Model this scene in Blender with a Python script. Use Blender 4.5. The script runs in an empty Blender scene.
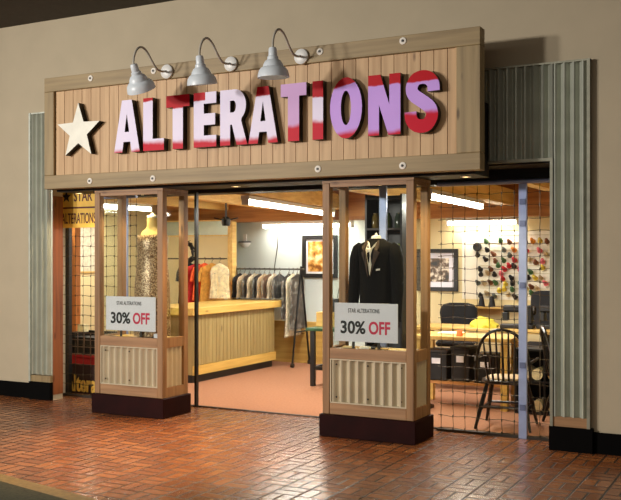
import bpy, bmesh, math, random
from mathutils import Vector, Matrix, noise
random.seed(7)
PI = math.pi
scene = bpy.context.scene
COL = scene.collection

# ------------------------------------------------------------------ camera
F, TAN, EYE = 915.0, .527, 1.6
TH = math.atan(TAN)
cam = bpy.data.cameras.new('camera'); camo = bpy.data.objects.new('camera', cam)
COL.objects.link(camo)
cam.sensor_width = 36; cam.lens = F/621*36; cam.shift_y = 6/621
camo.location = (0, 0, EYE); camo.rotation_euler = (PI/2, 0, TH)
scene.camera = camo
CS, SN = math.cos(TH), math.sin(TH)
def at(u, v, Y):
    """point of the photograph on the vertical plane y = Y"""
    a = (u-310.5)/F; b = (256-v)/F
    d = (-SN+a*CS, CS+a*SN, b); t = Y/d[1]
    return Vector((d[0]*t, Y, EYE+d[2]*t))

# ------------------------------------------------------------------ materials
def lin(c):
    return tuple(((x/255)/12.92 if x/255 <= .04045 else ((x/255+.055)/1.055)**2.4) for x in c) + (1,)
def newmat(name):
    m = bpy.data.materials.new(name); m.use_nodes = True
    nt = m.node_tree; b = nt.nodes['Principled BSDF']
    return m, nt, b
def N(nt, t, **k):
    n = nt.nodes.new(t)
    for a, v in k.items(): setattr(n, a, v)
    return n
def M_(nt, op, a, b=None, c=None):
    n = nt.nodes.new('ShaderNodeMath'); n.operation = op
    for i, x in enumerate((a, b, c)):
        if x is None: continue
        if isinstance(x, (int, float)): n.inputs[i].default_value = x
        else: nt.links.new(x, n.inputs[i])
    return n.outputs[0]
def mixc(nt, fac, a, b):
    n = nt.nodes.new('ShaderNodeMix'); n.data_type = 'RGBA'
    for s, x in ((n.inputs['Factor'], fac), (n.inputs[6], a), (n.inputs[7], b)):
        if hasattr(x, 'is_linked') or hasattr(x, 'links'): nt.links.new(x, s)
        else: s.default_value = x
    return n.outputs[2]
def mat(name, c, rough=.6, metal=0, var=.15, scale=12, stretch=(1, 1, 1), bump=0, spec=.5, emit=0):
    """principled with a soft noise variation in colour"""
    m, nt, b = newmat(name)
    tc = N(nt, 'ShaderNodeTexCoord'); mp = N(nt, 'ShaderNodeMapping'); mp.inputs['Scale'].default_value = stretch
    nz = N(nt, 'ShaderNodeTexNoise'); nz.inputs['Scale'].default_value = scale; nz.inputs['Detail'].default_value = 4
    nt.links.new(tc.outputs['Object'], mp.inputs[0]); nt.links.new(mp.outputs[0], nz.inputs['Vector'])
    base = lin(c); lo = tuple(x*(1-var) for x in base[:3])+(1,); hi = tuple(min(1, x*(1+var)) for x in base[:3])+(1,)
    r = N(nt, 'ShaderNodeValToRGB'); r.color_ramp.elements[0].position = .3; r.color_ramp.elements[1].position = .7
    r.color_ramp.elements[0].color = lo; r.color_ramp.elements[1].color = hi
    nt.links.new(nz.outputs['Fac'], r.inputs[0]); nt.links.new(r.outputs[0], b.inputs['Base Color'])
    b.inputs['Roughness'].default_value = rough; b.inputs['Metallic'].default_value = metal
    b.inputs['Specular IOR Level'].default_value = spec
    if bump:
        bp = N(nt, 'ShaderNodeBump'); bp.inputs['Strength'].default_value = bump; bp.inputs['Distance'].default_value = .01
        nt.links.new(nz.outputs['Fac'], bp.inputs['Height']); nt.links.new(bp.outputs[0], b.inputs['Normal'])
    if emit:
        b.inputs['Emission Color'].default_value = base; b.inputs['Emission Strength'].default_value = emit
    return m
def wood(name, c, dark, along='z', rough=.55, scale=1.0):
    """grain streaks along one axis with a few knots"""
    m, nt, b = newmat(name)
    tc = N(nt, 'ShaderNodeTexCoord'); mp = N(nt, 'ShaderNodeMapping')
    s = {'x': (1.2, 22, 22), 'y': (22, 1.2, 22), 'z': (22, 22, 1.2)}[along]
    mp.inputs['Scale'].default_value = tuple(q*scale for q in s)
    nt.links.new(tc.outputs['Object'], mp.inputs[0])
    nz = N(nt, 'ShaderNodeTexNoise'); nz.inputs['Scale'].default_value = 1; nz.inputs['Detail'].default_value = 5
    nt.links.new(mp.outputs[0], nz.inputs['Vector'])
    mp2 = N(nt, 'ShaderNodeMapping'); s2 = {'x': (1.6, 5, 5), 'y': (5, 1.6, 5), 'z': (5, 5, 1.6)}[along]
    mp2.inputs['Scale'].default_value = s2; nt.links.new(tc.outputs['Object'], mp2.inputs[0])
    vo = N(nt, 'ShaderNodeTexVoronoi'); vo.inputs['Scale'].default_value = 1.1
    nt.links.new(mp2.outputs[0], vo.inputs['Vector'])
    r = N(nt, 'ShaderNodeValToRGB'); r.color_ramp.elements[0].color = lin(dark); r.color_ramp.elements[1].color = lin(c)
    r.color_ramp.elements[0].position = .25; r.color_ramp.elements[1].position = .62
    nt.links.new(nz.outputs['Fac'], r.inputs[0])
    kn = N(nt, 'ShaderNodeValToRGB'); kn.color_ramp.elements[0].color = (.25, .18, .12, 1); kn.color_ramp.elements[1].color = (1, 1, 1, 1)
    kn.color_ramp.elements[0].position = .05; kn.color_ramp.elements[1].position = .11
    nt.links.new(vo.outputs['Distance'], kn.inputs[0])
    mx = N(nt, 'ShaderNodeMix', data_type='RGBA', blend_type='MULTIPLY'); mx.inputs['Factor'].default_value = .8
    nt.links.new(r.outputs[0], mx.inputs[6]); nt.links.new(kn.outputs[0], mx.inputs[7])
    nt.links.new(mx.outputs[2], b.inputs['Base Color'])
    b.inputs['Roughness'].default_value = rough
    return m
def brick_floor():
    m, nt, b = newmat('brick pavers')
    tc = N(nt, 'ShaderNodeTexCoord'); sp = N(nt, 'ShaderNodeSeparateXYZ'); nt.links.new(tc.outputs['Object'], sp.inputs[0])
    x = M_(nt, 'DIVIDE', M_(nt, 'ADD', sp.outputs[0], .12), .2); y = M_(nt, 'DIVIDE', M_(nt, 'ADD', sp.outputs[1], .05), .2)
    cx = M_(nt, 'FLOOR', x); cy = M_(nt, 'FLOOR', y)
    fx = M_(nt, 'FRACT', x); fy = M_(nt, 'FRACT', y)
    par = M_(nt, 'FLOORED_MODULO', M_(nt, 'ADD', cx, cy), 2.0)
    ex = M_(nt, 'MINIMUM', fx, M_(nt, 'SUBTRACT', 1.0, fx)); ey = M_(nt, 'MINIMUM', fy, M_(nt, 'SUBTRACT', 1.0, fy))
    hx = M_(nt, 'ABSOLUTE', M_(nt, 'SUBTRACT', fx, .5)); hy = M_(nt, 'ABSOLUTE', M_(nt, 'SUBTRACT', fy, .5))
    half = M_(nt, 'ADD', M_(nt, 'MULTIPLY', hx, par), M_(nt, 'MULTIPLY', hy, M_(nt, 'SUBTRACT', 1.0, par)))
    d = M_(nt, 'MINIMUM', M_(nt, 'MINIMUM', ex, ey), half)
    nz = N(nt, 'ShaderNodeTexNoise'); nz.inputs['Scale'].default_value = 9; nz.inputs['Detail'].default_value = 6
    nt.links.new(tc.outputs['Object'], nz.inputs['Vector'])
    d2 = M_(nt, 'ADD', d, M_(nt, 'MULTIPLY', M_(nt, 'SUBTRACT', nz.outputs['Fac'], .5), .03))
    mr = N(nt, 'ShaderNodeMapRange', interpolation_type='SMOOTHSTEP'); nt.links.new(d2, mr.inputs[0])
    mr.inputs[1].default_value = .018; mr.inputs[2].default_value = .055
    # which half brick -> a colour for every brick
    side = M_(nt, 'ADD', M_(nt, 'MULTIPLY', M_(nt, 'GREATER_THAN', fx, .5), par), M_(nt, 'MULTIPLY', M_(nt, 'GREATER_THAN', fy, .5), M_(nt, 'SUBTRACT', 1.0, par)))
    cv = N(nt, 'ShaderNodeCombineXYZ'); nt.links.new(cx, cv.inputs[0]); nt.links.new(cy, cv.inputs[1]); nt.links.new(side, cv.inputs[2])
    wn = N(nt, 'ShaderNodeTexWhiteNoise'); nt.links.new(cv.outputs[0], wn.inputs['Vector'])
    r = N(nt, 'ShaderNodeValToRGB'); e = r.color_ramp.elements
    e[0].color = lin((96, 54, 30)); e[1].color = lin((148, 96, 58)); k = e.new(.5); k.color = lin((120, 70, 40))
    mixv = M_(nt, 'ADD', M_(nt, 'MULTIPLY', wn.outputs['Value'], .6), M_(nt, 'MULTIPLY', nz.outputs['Fac'], .4))
    nt.links.new(mixv, r.inputs[0])
    c = mixc(nt, mr.outputs[0], lin((20, 14, 11)), r.outputs[0])
    nt.links.new(c, b.inputs['Base Color'])
    n2 = N(nt, 'ShaderNodeTexNoise'); n2.inputs['Scale'].default_value = 2.2; n2.inputs['Detail'].default_value = 4
    nt.links.new(tc.outputs['Object'], n2.inputs['Vector'])
    ro = N(nt, 'ShaderNodeMapRange'); nt.links.new(n2.outputs['Fac'], ro.inputs[0])
    ro.inputs[3].default_value = .17; ro.inputs[4].default_value = .32
    nt.links.new(M_(nt, 'ADD', ro.outputs[0], M_(nt, 'MULTIPLY', M_(nt, 'SUBTRACT', 1.0, mr.outputs[0]), .3)), b.inputs['Roughness'])
    bp = N(nt, 'ShaderNodeBump'); bp.inputs['Strength'].default_value = .55; bp.inputs['Distance'].default_value = .006
    hgt = M_(nt, 'ADD', mr.outputs[0], M_(nt, 'MULTIPLY', nz.outputs['Fac'], .5))
    nt.links.new(hgt, bp.inputs['Height']); nt.links.new(bp.outputs[0], b.inputs['Normal'])
    return m
def glass_mat():
    m = bpy.data.materials.new('clear glass'); m.use_nodes = True; nt = m.node_tree; nt.nodes.clear()
    o = N(nt, 'ShaderNodeOutputMaterial'); t = N(nt, 'ShaderNodeBsdfTransparent'); g = N(nt, 'ShaderNodeBsdfGlossy')
    t.inputs[0].default_value = (.95, .97, .95, 1); g.inputs['Roughness'].default_value = .02
    lw = N(nt, 'ShaderNodeLayerWeight'); lw.inputs[0].default_value = .5
    fr = M_(nt, 'ADD', .035, M_(nt, 'MULTIPLY', .9, M_(nt, 'POWER', lw.outputs['Facing'], 5.0))); mx = N(nt, 'ShaderNodeMixShader')
    nt.links.new(fr, mx.inputs[0]); nt.links.new(t.outputs[0], mx.inputs[1]); nt.links.new(g.outputs[0], mx.inputs[2])
    nt.links.new(mx.outputs[0], o.inputs[0]); return m
def plastic_mat():
    m = bpy.data.materials.new('thin clear plastic'); m.use_nodes = True; nt = m.node_tree; nt.nodes.clear()
    o = N(nt, 'ShaderNodeOutputMaterial'); t = N(nt, 'ShaderNodeBsdfTransparent'); g = N(nt, 'ShaderNodeBsdfPrincipled')
    g.inputs['Roughness'].default_value = .18; g.inputs['Base Color'].default_value = (.8, .78, .68, 1)
    nz = N(nt, 'ShaderNodeTexNoise'); nz.inputs['Scale'].default_value = 16; nz.inputs['Detail'].default_value = 5
    tc = N(nt, 'ShaderNodeTexCoord'); nt.links.new(tc.outputs['Object'], nz.inputs['Vector'])
    bp = N(nt, 'ShaderNodeBump'); bp.inputs['Strength'].default_value = 1; bp.inputs['Distance'].default_value = .04
    nt.links.new(nz.outputs['Fac'], bp.inputs['Height']); nt.links.new(bp.outputs[0], g.inputs['Normal'])
    r = N(nt, 'ShaderNodeValToRGB'); r.color_ramp.elements[0].position = .42; r.color_ramp.elements[1].position = .66
    r.color_ramp.elements[0].color = (.04, .04, .04, 1); r.color_ramp.elements[1].color = (.32, .32, .32, 1)
    nt.links.new(nz.outputs['Fac'], r.inputs[0])
    mx = N(nt, 'ShaderNodeMixShader'); nt.links.new(r.outputs[0], mx.inputs[0])
    nt.links.new(t.outputs[0], mx.inputs[1]); nt.links.new(g.outputs[0], mx.inputs[2]); nt.links.new(mx.outputs[0], o.inputs[0]); return m
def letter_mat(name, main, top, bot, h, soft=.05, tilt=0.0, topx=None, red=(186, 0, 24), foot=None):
    """letter face: pale colour, turning red at the top and the foot"""
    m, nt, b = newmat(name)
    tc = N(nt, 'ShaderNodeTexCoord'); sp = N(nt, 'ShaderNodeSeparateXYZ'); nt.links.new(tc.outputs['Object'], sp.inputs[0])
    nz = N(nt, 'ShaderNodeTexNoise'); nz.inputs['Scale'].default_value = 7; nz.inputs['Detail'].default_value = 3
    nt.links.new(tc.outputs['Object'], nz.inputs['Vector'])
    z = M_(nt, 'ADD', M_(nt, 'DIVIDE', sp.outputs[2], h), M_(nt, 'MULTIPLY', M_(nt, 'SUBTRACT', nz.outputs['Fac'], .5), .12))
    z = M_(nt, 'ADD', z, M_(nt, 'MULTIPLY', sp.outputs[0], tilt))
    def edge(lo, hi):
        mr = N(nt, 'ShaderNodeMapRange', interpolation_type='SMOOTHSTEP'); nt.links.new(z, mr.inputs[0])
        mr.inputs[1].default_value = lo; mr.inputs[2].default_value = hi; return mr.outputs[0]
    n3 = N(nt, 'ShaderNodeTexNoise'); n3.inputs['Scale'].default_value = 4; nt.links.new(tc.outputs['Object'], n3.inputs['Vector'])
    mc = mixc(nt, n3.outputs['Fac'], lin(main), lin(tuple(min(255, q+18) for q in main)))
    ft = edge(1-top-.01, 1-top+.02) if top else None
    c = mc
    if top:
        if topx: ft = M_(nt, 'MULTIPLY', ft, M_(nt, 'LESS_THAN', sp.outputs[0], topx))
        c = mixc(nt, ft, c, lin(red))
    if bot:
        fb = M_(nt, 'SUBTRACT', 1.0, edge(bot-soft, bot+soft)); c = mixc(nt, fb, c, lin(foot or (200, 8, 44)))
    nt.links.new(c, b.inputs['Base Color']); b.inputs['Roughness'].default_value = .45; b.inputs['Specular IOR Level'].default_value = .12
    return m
MT = dict(
    wall=mat('beige painted wall', (186, 172, 146), .8, var=.04, scale=3),
    ceil=mat('dark ceiling paint', (74, 66, 56), .85, var=.08),
    base=mat('black rubber base', (6, 5, 5), .7, spec=.06),
    corr=mat('galvanised corrugated steel', (178, 182, 168), .42, .3, var=.1, scale=5),
    corrp=mat('cream painted corrugated steel', (196, 184, 156), .5, .0, var=.06, scale=5),
    plank=wood('pine plank', (204, 168, 124), (176, 138, 96), 'z'),
    rail=wood('weathered pine rail', (158, 136, 96), (128, 108, 74), 'x'),
    railz=wood('weathered pine stile', (158, 136, 96), (128, 108, 74), 'z'),
    post=wood('case post pine', (154, 116, 76), (118, 84, 50), 'z'),
    postx=wood('case rail pine', (170, 130, 90), (134, 98, 64), 'x'),
    oak=wood('yellow counter pine', (222, 184, 96), (190, 148, 66), 'y'),
    beam=wood('yellow beam pine', (240, 204, 124), (206, 160, 84), 'y'),
    beamx=wood('brown beam pine', (190, 132, 70), (148, 94, 46), 'x'),
    deck=wood('brown roof boards', (164, 112, 66), (120, 76, 42), 'x'),
    ply=wood('plywood', (206, 170, 92), (180, 140, 70), 'x'),
    jamb=wood('red brown jamb', (150, 84, 40), (96, 48, 24), 'z'),
    plinth=mat('dark maroon plinth paint', (34, 7, 6), .6, spec=.1, var=.3, scale=4),
    black=mat('black paint', (14, 13, 13), .45),
    blackm=mat('black header paint', (12, 11, 10), .6),
    dark=mat('dark brown metal', (44, 36, 28), .5, .3),
    lamp=mat('pale grey enamel', (212, 220, 228), .35, var=.05),
    white=mat('white enamel', (226, 226, 224), .4, var=.02),
    paper=mat('white card', (226, 226, 236), .6, var=.02),
    ink=mat('black ink', (18, 18, 22), .6),
    redink=mat('raspberry ink', (206, 34, 78), .6),
    grille=mat('grille wire', (74, 62, 46), .4, .6),
    blue=mat('blue grey aluminium post', (150, 164, 204), .35, .35, var=.1, scale=9),
    carpet=mat('terracotta carpet', (156, 108, 78), .95, var=.12, scale=40, bump=.3),
    wallw=mat('cool white wall', (206, 216, 214), .8, var=.03, scale=2),
    wallc=mat('cream wall', (222, 206, 158), .8, var=.05, scale=2),
    pegw=mat('white pegboard', (232, 226, 208), .7, var=.03),
    beadp=wood('counter bead board', (164, 144, 92), (140, 118, 70), 'z'),
    mirror=mat('frosted mirror glass', (190, 206, 202), .25, .3, var=.04),
    yellow=mat('yellow sign paint', (232, 186, 70), .55, var=.08),
    signink=mat('dark red sign paint', (84, 26, 16), .6),
    gold=mat('yellow gold lettering', (250, 200, 90), .5),
    red=mat('red cloth', (170, 26, 28), .8, var=.25),
    orange=mat('orange cloth', (232, 92, 40), .85, var=.2, scale=20),
    skin=mat('cream dress form jersey', (236, 206, 126), .7, var=.05),
    jacket=mat('black wool', (7, 6, 7), .9, var=.3, scale=60, spec=.15),
    lapel=mat('black wool lapel with brown highlight', (58, 40, 28), .75, var=.3, scale=60),  # brown highlight from the top light is put into the lapel colour
    shirt=mat('white shirt cotton', (236, 230, 220), .8, var=.03),
    glass=glass_mat(), plastic=plastic_mat(),
    greentop=mat('dark green laminate', (40, 84, 52), .4),
    chair=mat('black lacquer', (20, 15, 13), .3, var=.2),
    seat=mat('tan seat pad', (196, 168, 124), .6),
    plastic_black=mat('black office chair fabric', (20, 20, 24), .8),
    rug=mat('green brown carpet', (44, 45, 28), .95, var=.5, scale=60, bump=.3),
    border=mat('tan tile border', (108, 90, 54), .6, var=.3, scale=25),
)
def sequins():
    m, nt, b = newmat('sequin fabric')
    tc = N(nt, 'ShaderNodeTexCoord'); v = N(nt, 'ShaderNodeTexVoronoi'); v.inputs['Scale'].default_value = 130
    nt.links.new(tc.outputs['Object'], v.inputs['Vector'])
    r = N(nt, 'ShaderNodeValToRGB'); e = r.color_ramp.elements; e[0].color = lin((96, 70, 46)); e[1].color = lin((214, 190, 154))
    e[0].position = .25; e[1].position = .8; k = e.new(.5); k.color = lin((150, 112, 74))
    sp = N(nt, 'ShaderNodeSeparateColor'); nt.links.new(v.outputs['Color'], sp.inputs[0]); nt.links.new(sp.outputs[0], r.inputs[0])
    nt.links.new(r.outputs[0], b.inputs['Base Color']); b.inputs['Roughness'].default_value = .35; b.inputs['Metallic'].default_value = .3
    bp = N(nt, 'ShaderNodeBump'); bp.inputs['Strength'].default_value = .8; bp.inputs['Distance'].default_value = .01
    nt.links.new(sp.outputs[1], bp.inputs['Height']); nt.links.new(bp.outputs[0], b.inputs['Normal'])
    return m
MT['sequin'] = sequins()
def picture_mat(name, cols, scale=9):
    m, nt, b = newmat(name)
    tc = N(nt, 'ShaderNodeTexCoord'); nz = N(nt, 'ShaderNodeTexNoise'); nz.inputs['Scale'].default_value = scale; nz.inputs['Detail'].default_value = 3
    nt.links.new(tc.outputs['Object'], nz.inputs['Vector']); r = N(nt, 'ShaderNodeValToRGB'); e = r.color_ramp.elements
    e[0].position = .36; e[0].color = lin(cols[0]); e[1].position = .64; e[1].color = lin(cols[-1])
    for i, c in enumerate(cols[1:-1]): k = e.new(.36+.28*(i+1)/(len(cols)-1)); k.color = lin(c)
    nt.links.new(nz.outputs['Fac'], r.inputs[0]); nt.links.new(r.outputs[0], b.inputs['Base Color']); b.inputs['Roughness'].default_value = .3
    return m
BRICK = brick_floor()
_cm = {}
def cmat(c, rough=.7, var=.2, scale=25):
    k = (c, rough)
    if k not in _cm: _cm[k] = mat('cloth %d %d %d' % c, c, rough, var=var, scale=scale)
    return _cm[k]

# ------------------------------------------------------------------ mesh helpers
class MB:
    def __init__(s): s.bm = bmesh.new()
    def box(s, x0, x1, y0, y1, z0, z1, mx=None):
        r = bmesh.ops.create_cube(s.bm, size=1)['verts']
        bmesh.ops.scale(s.bm, vec=(abs(x1-x0), abs(y1-y0), abs(z1-z0)), verts=r)
        bmesh.ops.translate(s.bm, vec=((x0+x1)/2, (y0+y1)/2, (z0+z1)/2), verts=r)
        if mx is not None: bmesh.ops.transform(s.bm, matrix=mx, verts=r)
        return s
    def bar(s, a, b, w, d=None, up=(0, 0, 1)):
        """rectangular bar from a to b"""
        a, b = Vector(a), Vector(b); d = d or w; t = (b-a); L = t.length; t.normalize()
        u = Vector(up)
        if abs(t.dot(u)) > .99: u = Vector((0, 1, 0))
        x = t.cross(u).normalized(); y = x.cross(t)
        m = Matrix((x, y, t)).transposed().to_4x4(); m.translation = (a+b)/2
        r = bmesh.ops.create_cube(s.bm, size=1)['verts']
        bmesh.ops.scale(s.bm, vec=(w, d, L), verts=r); bmesh.ops.transform(s.bm, matrix=m, verts=r); return s
    def tube(s, pts, r, seg=8, closed=False):
        """swept tube; r one number or one per point"""
        P = [Vector(p) for p in pts]; n = len(P); R = r if isinstance(r, (list, tuple)) else [r]*n
        rings = []; ref = None
        for i in range(n):
            if closed: t = P[(i+1) % n]-P[i-1]
            else: t = P[min(i+1, n-1)]-P[max(i-1, 0)]
            t.normalize()
            if ref is None:
                ref = Vector((0, 0, 1)) if abs(t.z) < .9 else Vector((1, 0, 0))
            x = (ref-t*ref.dot(t)).normalized(); ref = x; y = t.cross(x)
            rings.append([s.bm.verts.new(P[i]+(x*math.cos(2*PI*k/seg)+y*math.sin(2*PI*k/seg))*R[i]) for k in range(seg)])
        for i in range(n if closed else n-1):
            A, B = rings[i], rings[(i+1) % n]
            for k in range(seg): s.bm.faces.new((A[k], A[(k+1) % seg], B[(k+1) % seg], B[k]))
        if not closed: s.bm.faces.new(rings[0][::-1]); s.bm.faces.new(rings[-1])
        return s
    def lathe(s, prof, seg=24, mx=None):
        """profile of (r, z) spun about z"""
        rings = []; new = []
        for r, z in prof:
            if r < 1e-5: v = [s.bm.verts.new((0, 0, z))]
            else: v = [s.bm.verts.new((r*math.cos(2*PI*k/seg), r*math.sin(2*PI*k/seg), z)) for k in range(seg)]
            rings.append(v); new += v
        for A, B in zip(rings, rings[1:]):
            for k in range(seg):
                a0, a1 = A[k % len(A)], A[(k+1) % len(A)]; b0, b1 = B[k % len(B)], B[(k+1) % len(B)]
                f = []
                for q in (a0, a1, b1, b0):
                    if q not in f: f.append(q)
                if len(f) > 2: s.bm.faces.new(f)
        if mx is not None: bmesh.ops.transform(s.bm, matrix=mx, verts=new)
        return s
    def loft(s, rings, cap=True):
        V = [[s.bm.verts.new(p) for p in r] for r in rings]; n = len(V[0])
        for A, B in zip(V, V[1:]):
            for k in range(n): s.bm.faces.new((A[k], A[(k+1) % n], B[(k+1) % n], B[k]))
        if cap: s.bm.faces.new(V[0][::-1]); s.bm.faces.new(V[-1])
        return s
    def prism(s, poly, depth, fn):
        """polygon (a,b) pushed through depth; fn(a,b,d) -> xyz"""
        A = [s.bm.verts.new(fn(a, b, 0)) for a, b in poly]; B = [s.bm.verts.new(fn(a, b, depth)) for a, b in poly]
        n = len(A); s.bm.faces.new(A); s.bm.faces.new(B[::-1])
        for k in range(n): s.bm.faces.new((A[k], B[k], B[(k+1) % n], A[(k+1) % n]))
        return s
    def build(s, name, m, parent=None, loc=None, smooth=False, bevel=0):
        bmesh.ops.recalc_face_normals(s.bm, faces=s.bm.faces)
        if bevel: bmesh.ops.bevel(s.bm, geom=s.bm.edges[:], offset=bevel, segments=1, affect='EDGES')
        me = bpy.data.meshes.new(name); s.bm.to_mesh(me); s.bm.free()
        o = bpy.data.objects.new(name, me); COL.objects.link(o)
        for q in (m if isinstance(m, (list, tuple)) else [m]): me.materials.append(q)
        if smooth:
            for p in me.polygons: p.use_smooth = True
            try: me.set_sharp_from_angle(angle=math.radians(40))
            except Exception: pass
        if parent: o.parent = parent
        if loc is not None: o.location = loc
        return o
def tag(o, label, cat, group=None, kind=None):
    o['label'] = label; o['category'] = cat
    if group: o['group'] = group
    if kind: o['kind'] = kind
    return o
def struct(o): o['kind'] = 'structure'; return o
def thing(name, label, cat, loc=(0, 0, 0), rz=0, group=None):
    o = bpy.data.objects.new(name, None); COL.objects.link(o); o.empty_display_size = .05
    o.location = loc; o.rotation_euler = (0, 0, rz); return tag(o, label, cat, group)
def dup(root, loc=None, rz=None, label=None, group=None):
    r = root.copy(); COL.objects.link(r)
    if loc is not None: r.location = loc
    if rz is not None: r.rotation_euler = (0, 0, rz)
    if label: r['label'] = label
    if group: r['group'] = group
    for ch in list(root.children):
        c = ch.copy(); COL.objects.link(c); c.parent = r
        for g in list(ch.children):
            d = g.copy(); COL.objects.link(d); d.parent = c
    return r
def corr_mb(mb, a0, a1, z0, z1, yfront, amp, pitch, back=.006, axis='x', sgn=-1):
    """corrugated sheet along x (or y) between z0 and z1; crests toward sgn"""
    n = max(2, int((a1-a0)/pitch*8)); pr = []
    for i in range(n+1):
        a = a0+(a1-a0)*i/n; pr.append((a, yfront+sgn*amp*.5*(1+math.sin(2*PI*(a-a0)/pitch))))
    poly = pr+[(a1, yfront-sgn*back), (a0, yfront-sgn*back)]
    fn = (lambda a, b, d: (a, b, z0+d)) if axis == 'x' else (lambda a, b, d: (b, a, z0+d))
    return mb.prism(poly, z1-z0, fn)
def text_obj(s, w, h, m, name, parent, loc, rot=(PI/2, 0, 0), bold=0.0, ext=.003, shear=0):
    cu = bpy.data.curves.new(name, 'FONT'); cu.body = s; cu.size = 1; cu.offset = bold; cu.extrude = .01; cu.shear = shear
    cu.resolution_u = 4
    t = bpy.data.objects.new(name, cu); COL.objects.link(t)
    bpy.context.view_layer.update()
    me = bpy.data.meshes.new_from_object(t.evaluated_get(bpy.context.evaluated_depsgraph_get()))
    bpy.data.objects.remove(t); bpy.data.curves.remove(cu)
    xs = [v.co.x for v in me.vertices]; ys = [v.co.y for v in me.vertices]
    x0, y0 = min(xs), min(ys); sx = w/(max(xs)-x0); sy = h/(max(ys)-y0)
    for v in me.vertices: v.co = ((v.co.x-x0)*sx, (v.co.y-y0)*sy, v.co.z/.01*ext)
    me.materials.clear(); me.materials.append(m)
    o = bpy.data.objects.new(name, me); COL.objects.link(o); o.parent = parent; o.location = loc; o.rotation_euler = rot
    return o

# ------------------------------------------------------------------ the setting
YW, YG = 7.65, 7.98
XJL, XJR = -7.26, -1.76         # opening in the shop front
ZC = 4.22
struct(MB().box(-15, 5, -3, 8.04, -.1, 0).build('floor', BRICK))
struct(MB().box(-9.2, -.5, 8.041, 12.4, -.1, .002).build('floor.001', MT['carpet']))
# carpet of the concourse with its tile border (lies on the pavers)
A = Vector((-5.147, 4.879, 0)); B = Vector((-4.036, 4.655, 0)); d = (B-A).normalized(); n = Vector((-d.y, d.x, 0))
if n.y > 0: n = -n
def strip(o0, o1, z):
    mb = MB(); p0, p1 = A-d*9, A+d*9
    q = [p0+n*o0, p1+n*o0, p1+n*o1, p0+n*o1]
    mb.loft([[(v.x, v.y, 0.0005) for v in q], [(v.x, v.y, z) for v in q]]); return mb
struct(strip(0, .13, .004).build('floor.002', MT['border'])); struct(strip(.13, 3.2, .006).build('floor.003', MT['rug']))
w = MB().box(-15, XJL, YW, 7.8, 0, ZC).box(XJR, 5, YW, 8.04, 0, ZC).box(XJL, XJR, YW, 8.04, 2.39, ZC)
struct(w.build('wall_front', MT['wall']))
struct(MB().box(-15, 5, -3, 8.04, ZC, ZC+.15).build('ceiling', MT['ceil']))
struct(MB().box(-15, -7.56, YW-.02, YW, 0, .172).build('baseboard_left', MT['base']))
struct(MB().box(-1.44, 5, YW-.02, YW, 0, .17).build('baseboard_right', MT['base']))
# corrugated cladding either side of the opening
mb = MB(); corr_mb(mb, XJR+.012, -1.475, .28, 3.185, YW-.012, .042, .075)
corr_mb(mb, -2.75, XJR+.012, 2.41, 3.185, YW-.012, .042, .075)
struct(mb.build('trim_1', MT['corr'], smooth=True))
mb = MB().box(XJR-.012, XJR+.012, YW-.058, YW, .2, 2.41).box(-2.75, XJR+.012, YW-.05, YW, 2.385, 2.41)
mb.box(-1.475, -1.45, YW-.058, YW, .2, 3.2).box(-2.75, -1.45, YW-.05, YW, 3.185, 3.2)
struct(mb.build('trim_2', mat('galvanised edge strip', (150, 150, 134), .4, .5)))
struct(MB().box(XJR, -1.46, YW-.045, YW, .2, .28).build('trim_3', MT['postx']))
struct(MB().box(XJR-.02, -1.43, YW-.055, YW, 0, .2).build('trim_4', MT['base']))
mb = MB(); corr_mb(mb, -7.545, XJL, .28, 3.185, YW-.012, .042, .075)
struct(mb.build('trim_5', MT['corr'], smooth=True))
struct(MB().box(-7.57, -7.545, YW-.058, YW, .2, 3.2).box(-7.57, XJL, YW-.05, YW, 3.185, 3.2).build('trim_6', mat('pale edge strip', (186, 190, 178), .4, .4)))
struct(MB().box(-7.57, XJL, YW-.045, YW, .2, .27).build('trim_7', MT['railz']))
struct(MB().box(-7.57, XJL, YW-.055, YW, 0, .2).build('trim_8', MT['base']))
struct(MB().box(XJL, XJL+.006, YW-.004, 7.8, .06, 2.265).build('trim_9', MT['jamb']))
# black header above the cases and the box the grilles roll up into
struct(MB().box(-6.84, -2.3, 7.262, YW, 2.272, 2.9).build('trim_11', MT['blackm']))
struct(MB().box(-9, XJR, 8.04, 8.3, 2.262, 2.6).build('trim_12', MT['blackm']))
struct(MB().box(XJL+.001, XJR-.001, YW, 8.04, 2.372, 2.39).build('trim_13', MT['blackm']))
# shop interior
struct(MB().box(-9.15, -9.0, 7.8, 12.3, 0, 2.6).build('wall_left', MT['wallc']))
struct(MB().box(-.75, -.6, 8.04, 12.3, 0, 2.6).build('wall_right', MT['wallc']))
XSPLIT = -5.1
struct(MB().box(-9.15, XSPLIT, 12.1, 12.25, 0, 2.6).build('wall_back', MT['wallw']))
struct(MB().box(XSPLIT, -.6, 12.1, 12.25, 0, 2.6).build('wall_back.001', MT['wallc']))
struct(MB().box(-9.15, -.6, 7.8, 12.3, 2.6, 2.7).build('ceiling.001', MT['deck']))
struct(MB().box(-9.0, -7.52, 11.62, 11.7, 0, 1.9).build('wall_partition', MT['wallc']))
struct(MB().box(-9.0, -.75, 11.8, 12.1, 2.12, 2.6).build('trim_14', MT['beamx']))
def ybeam(p, q, wd, z0, z1, name):
    dx = Vector((q[0]-p[0], q[1]-p[1], 0)); mb = MB().bar((p[0], p[1], (z0+z1)/2), (q[0], q[1], (z0+z1)/2), wd, z1-z0)
    return struct(mb.build(name, MT['beam']))
ybeam((-5.2, 8.32), (-5.72, 11.86), .16, 2.26, 2.46, 'trim_15')
ybeam((-6.35, 8.32), (-6.9, 11.86), .16, 2.3, 2.5, 'trim_16')
ybeam((-3.16, 8.32), (-3.3, 11.86), .16, 2.26, 2.46, 'trim_17')
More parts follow.
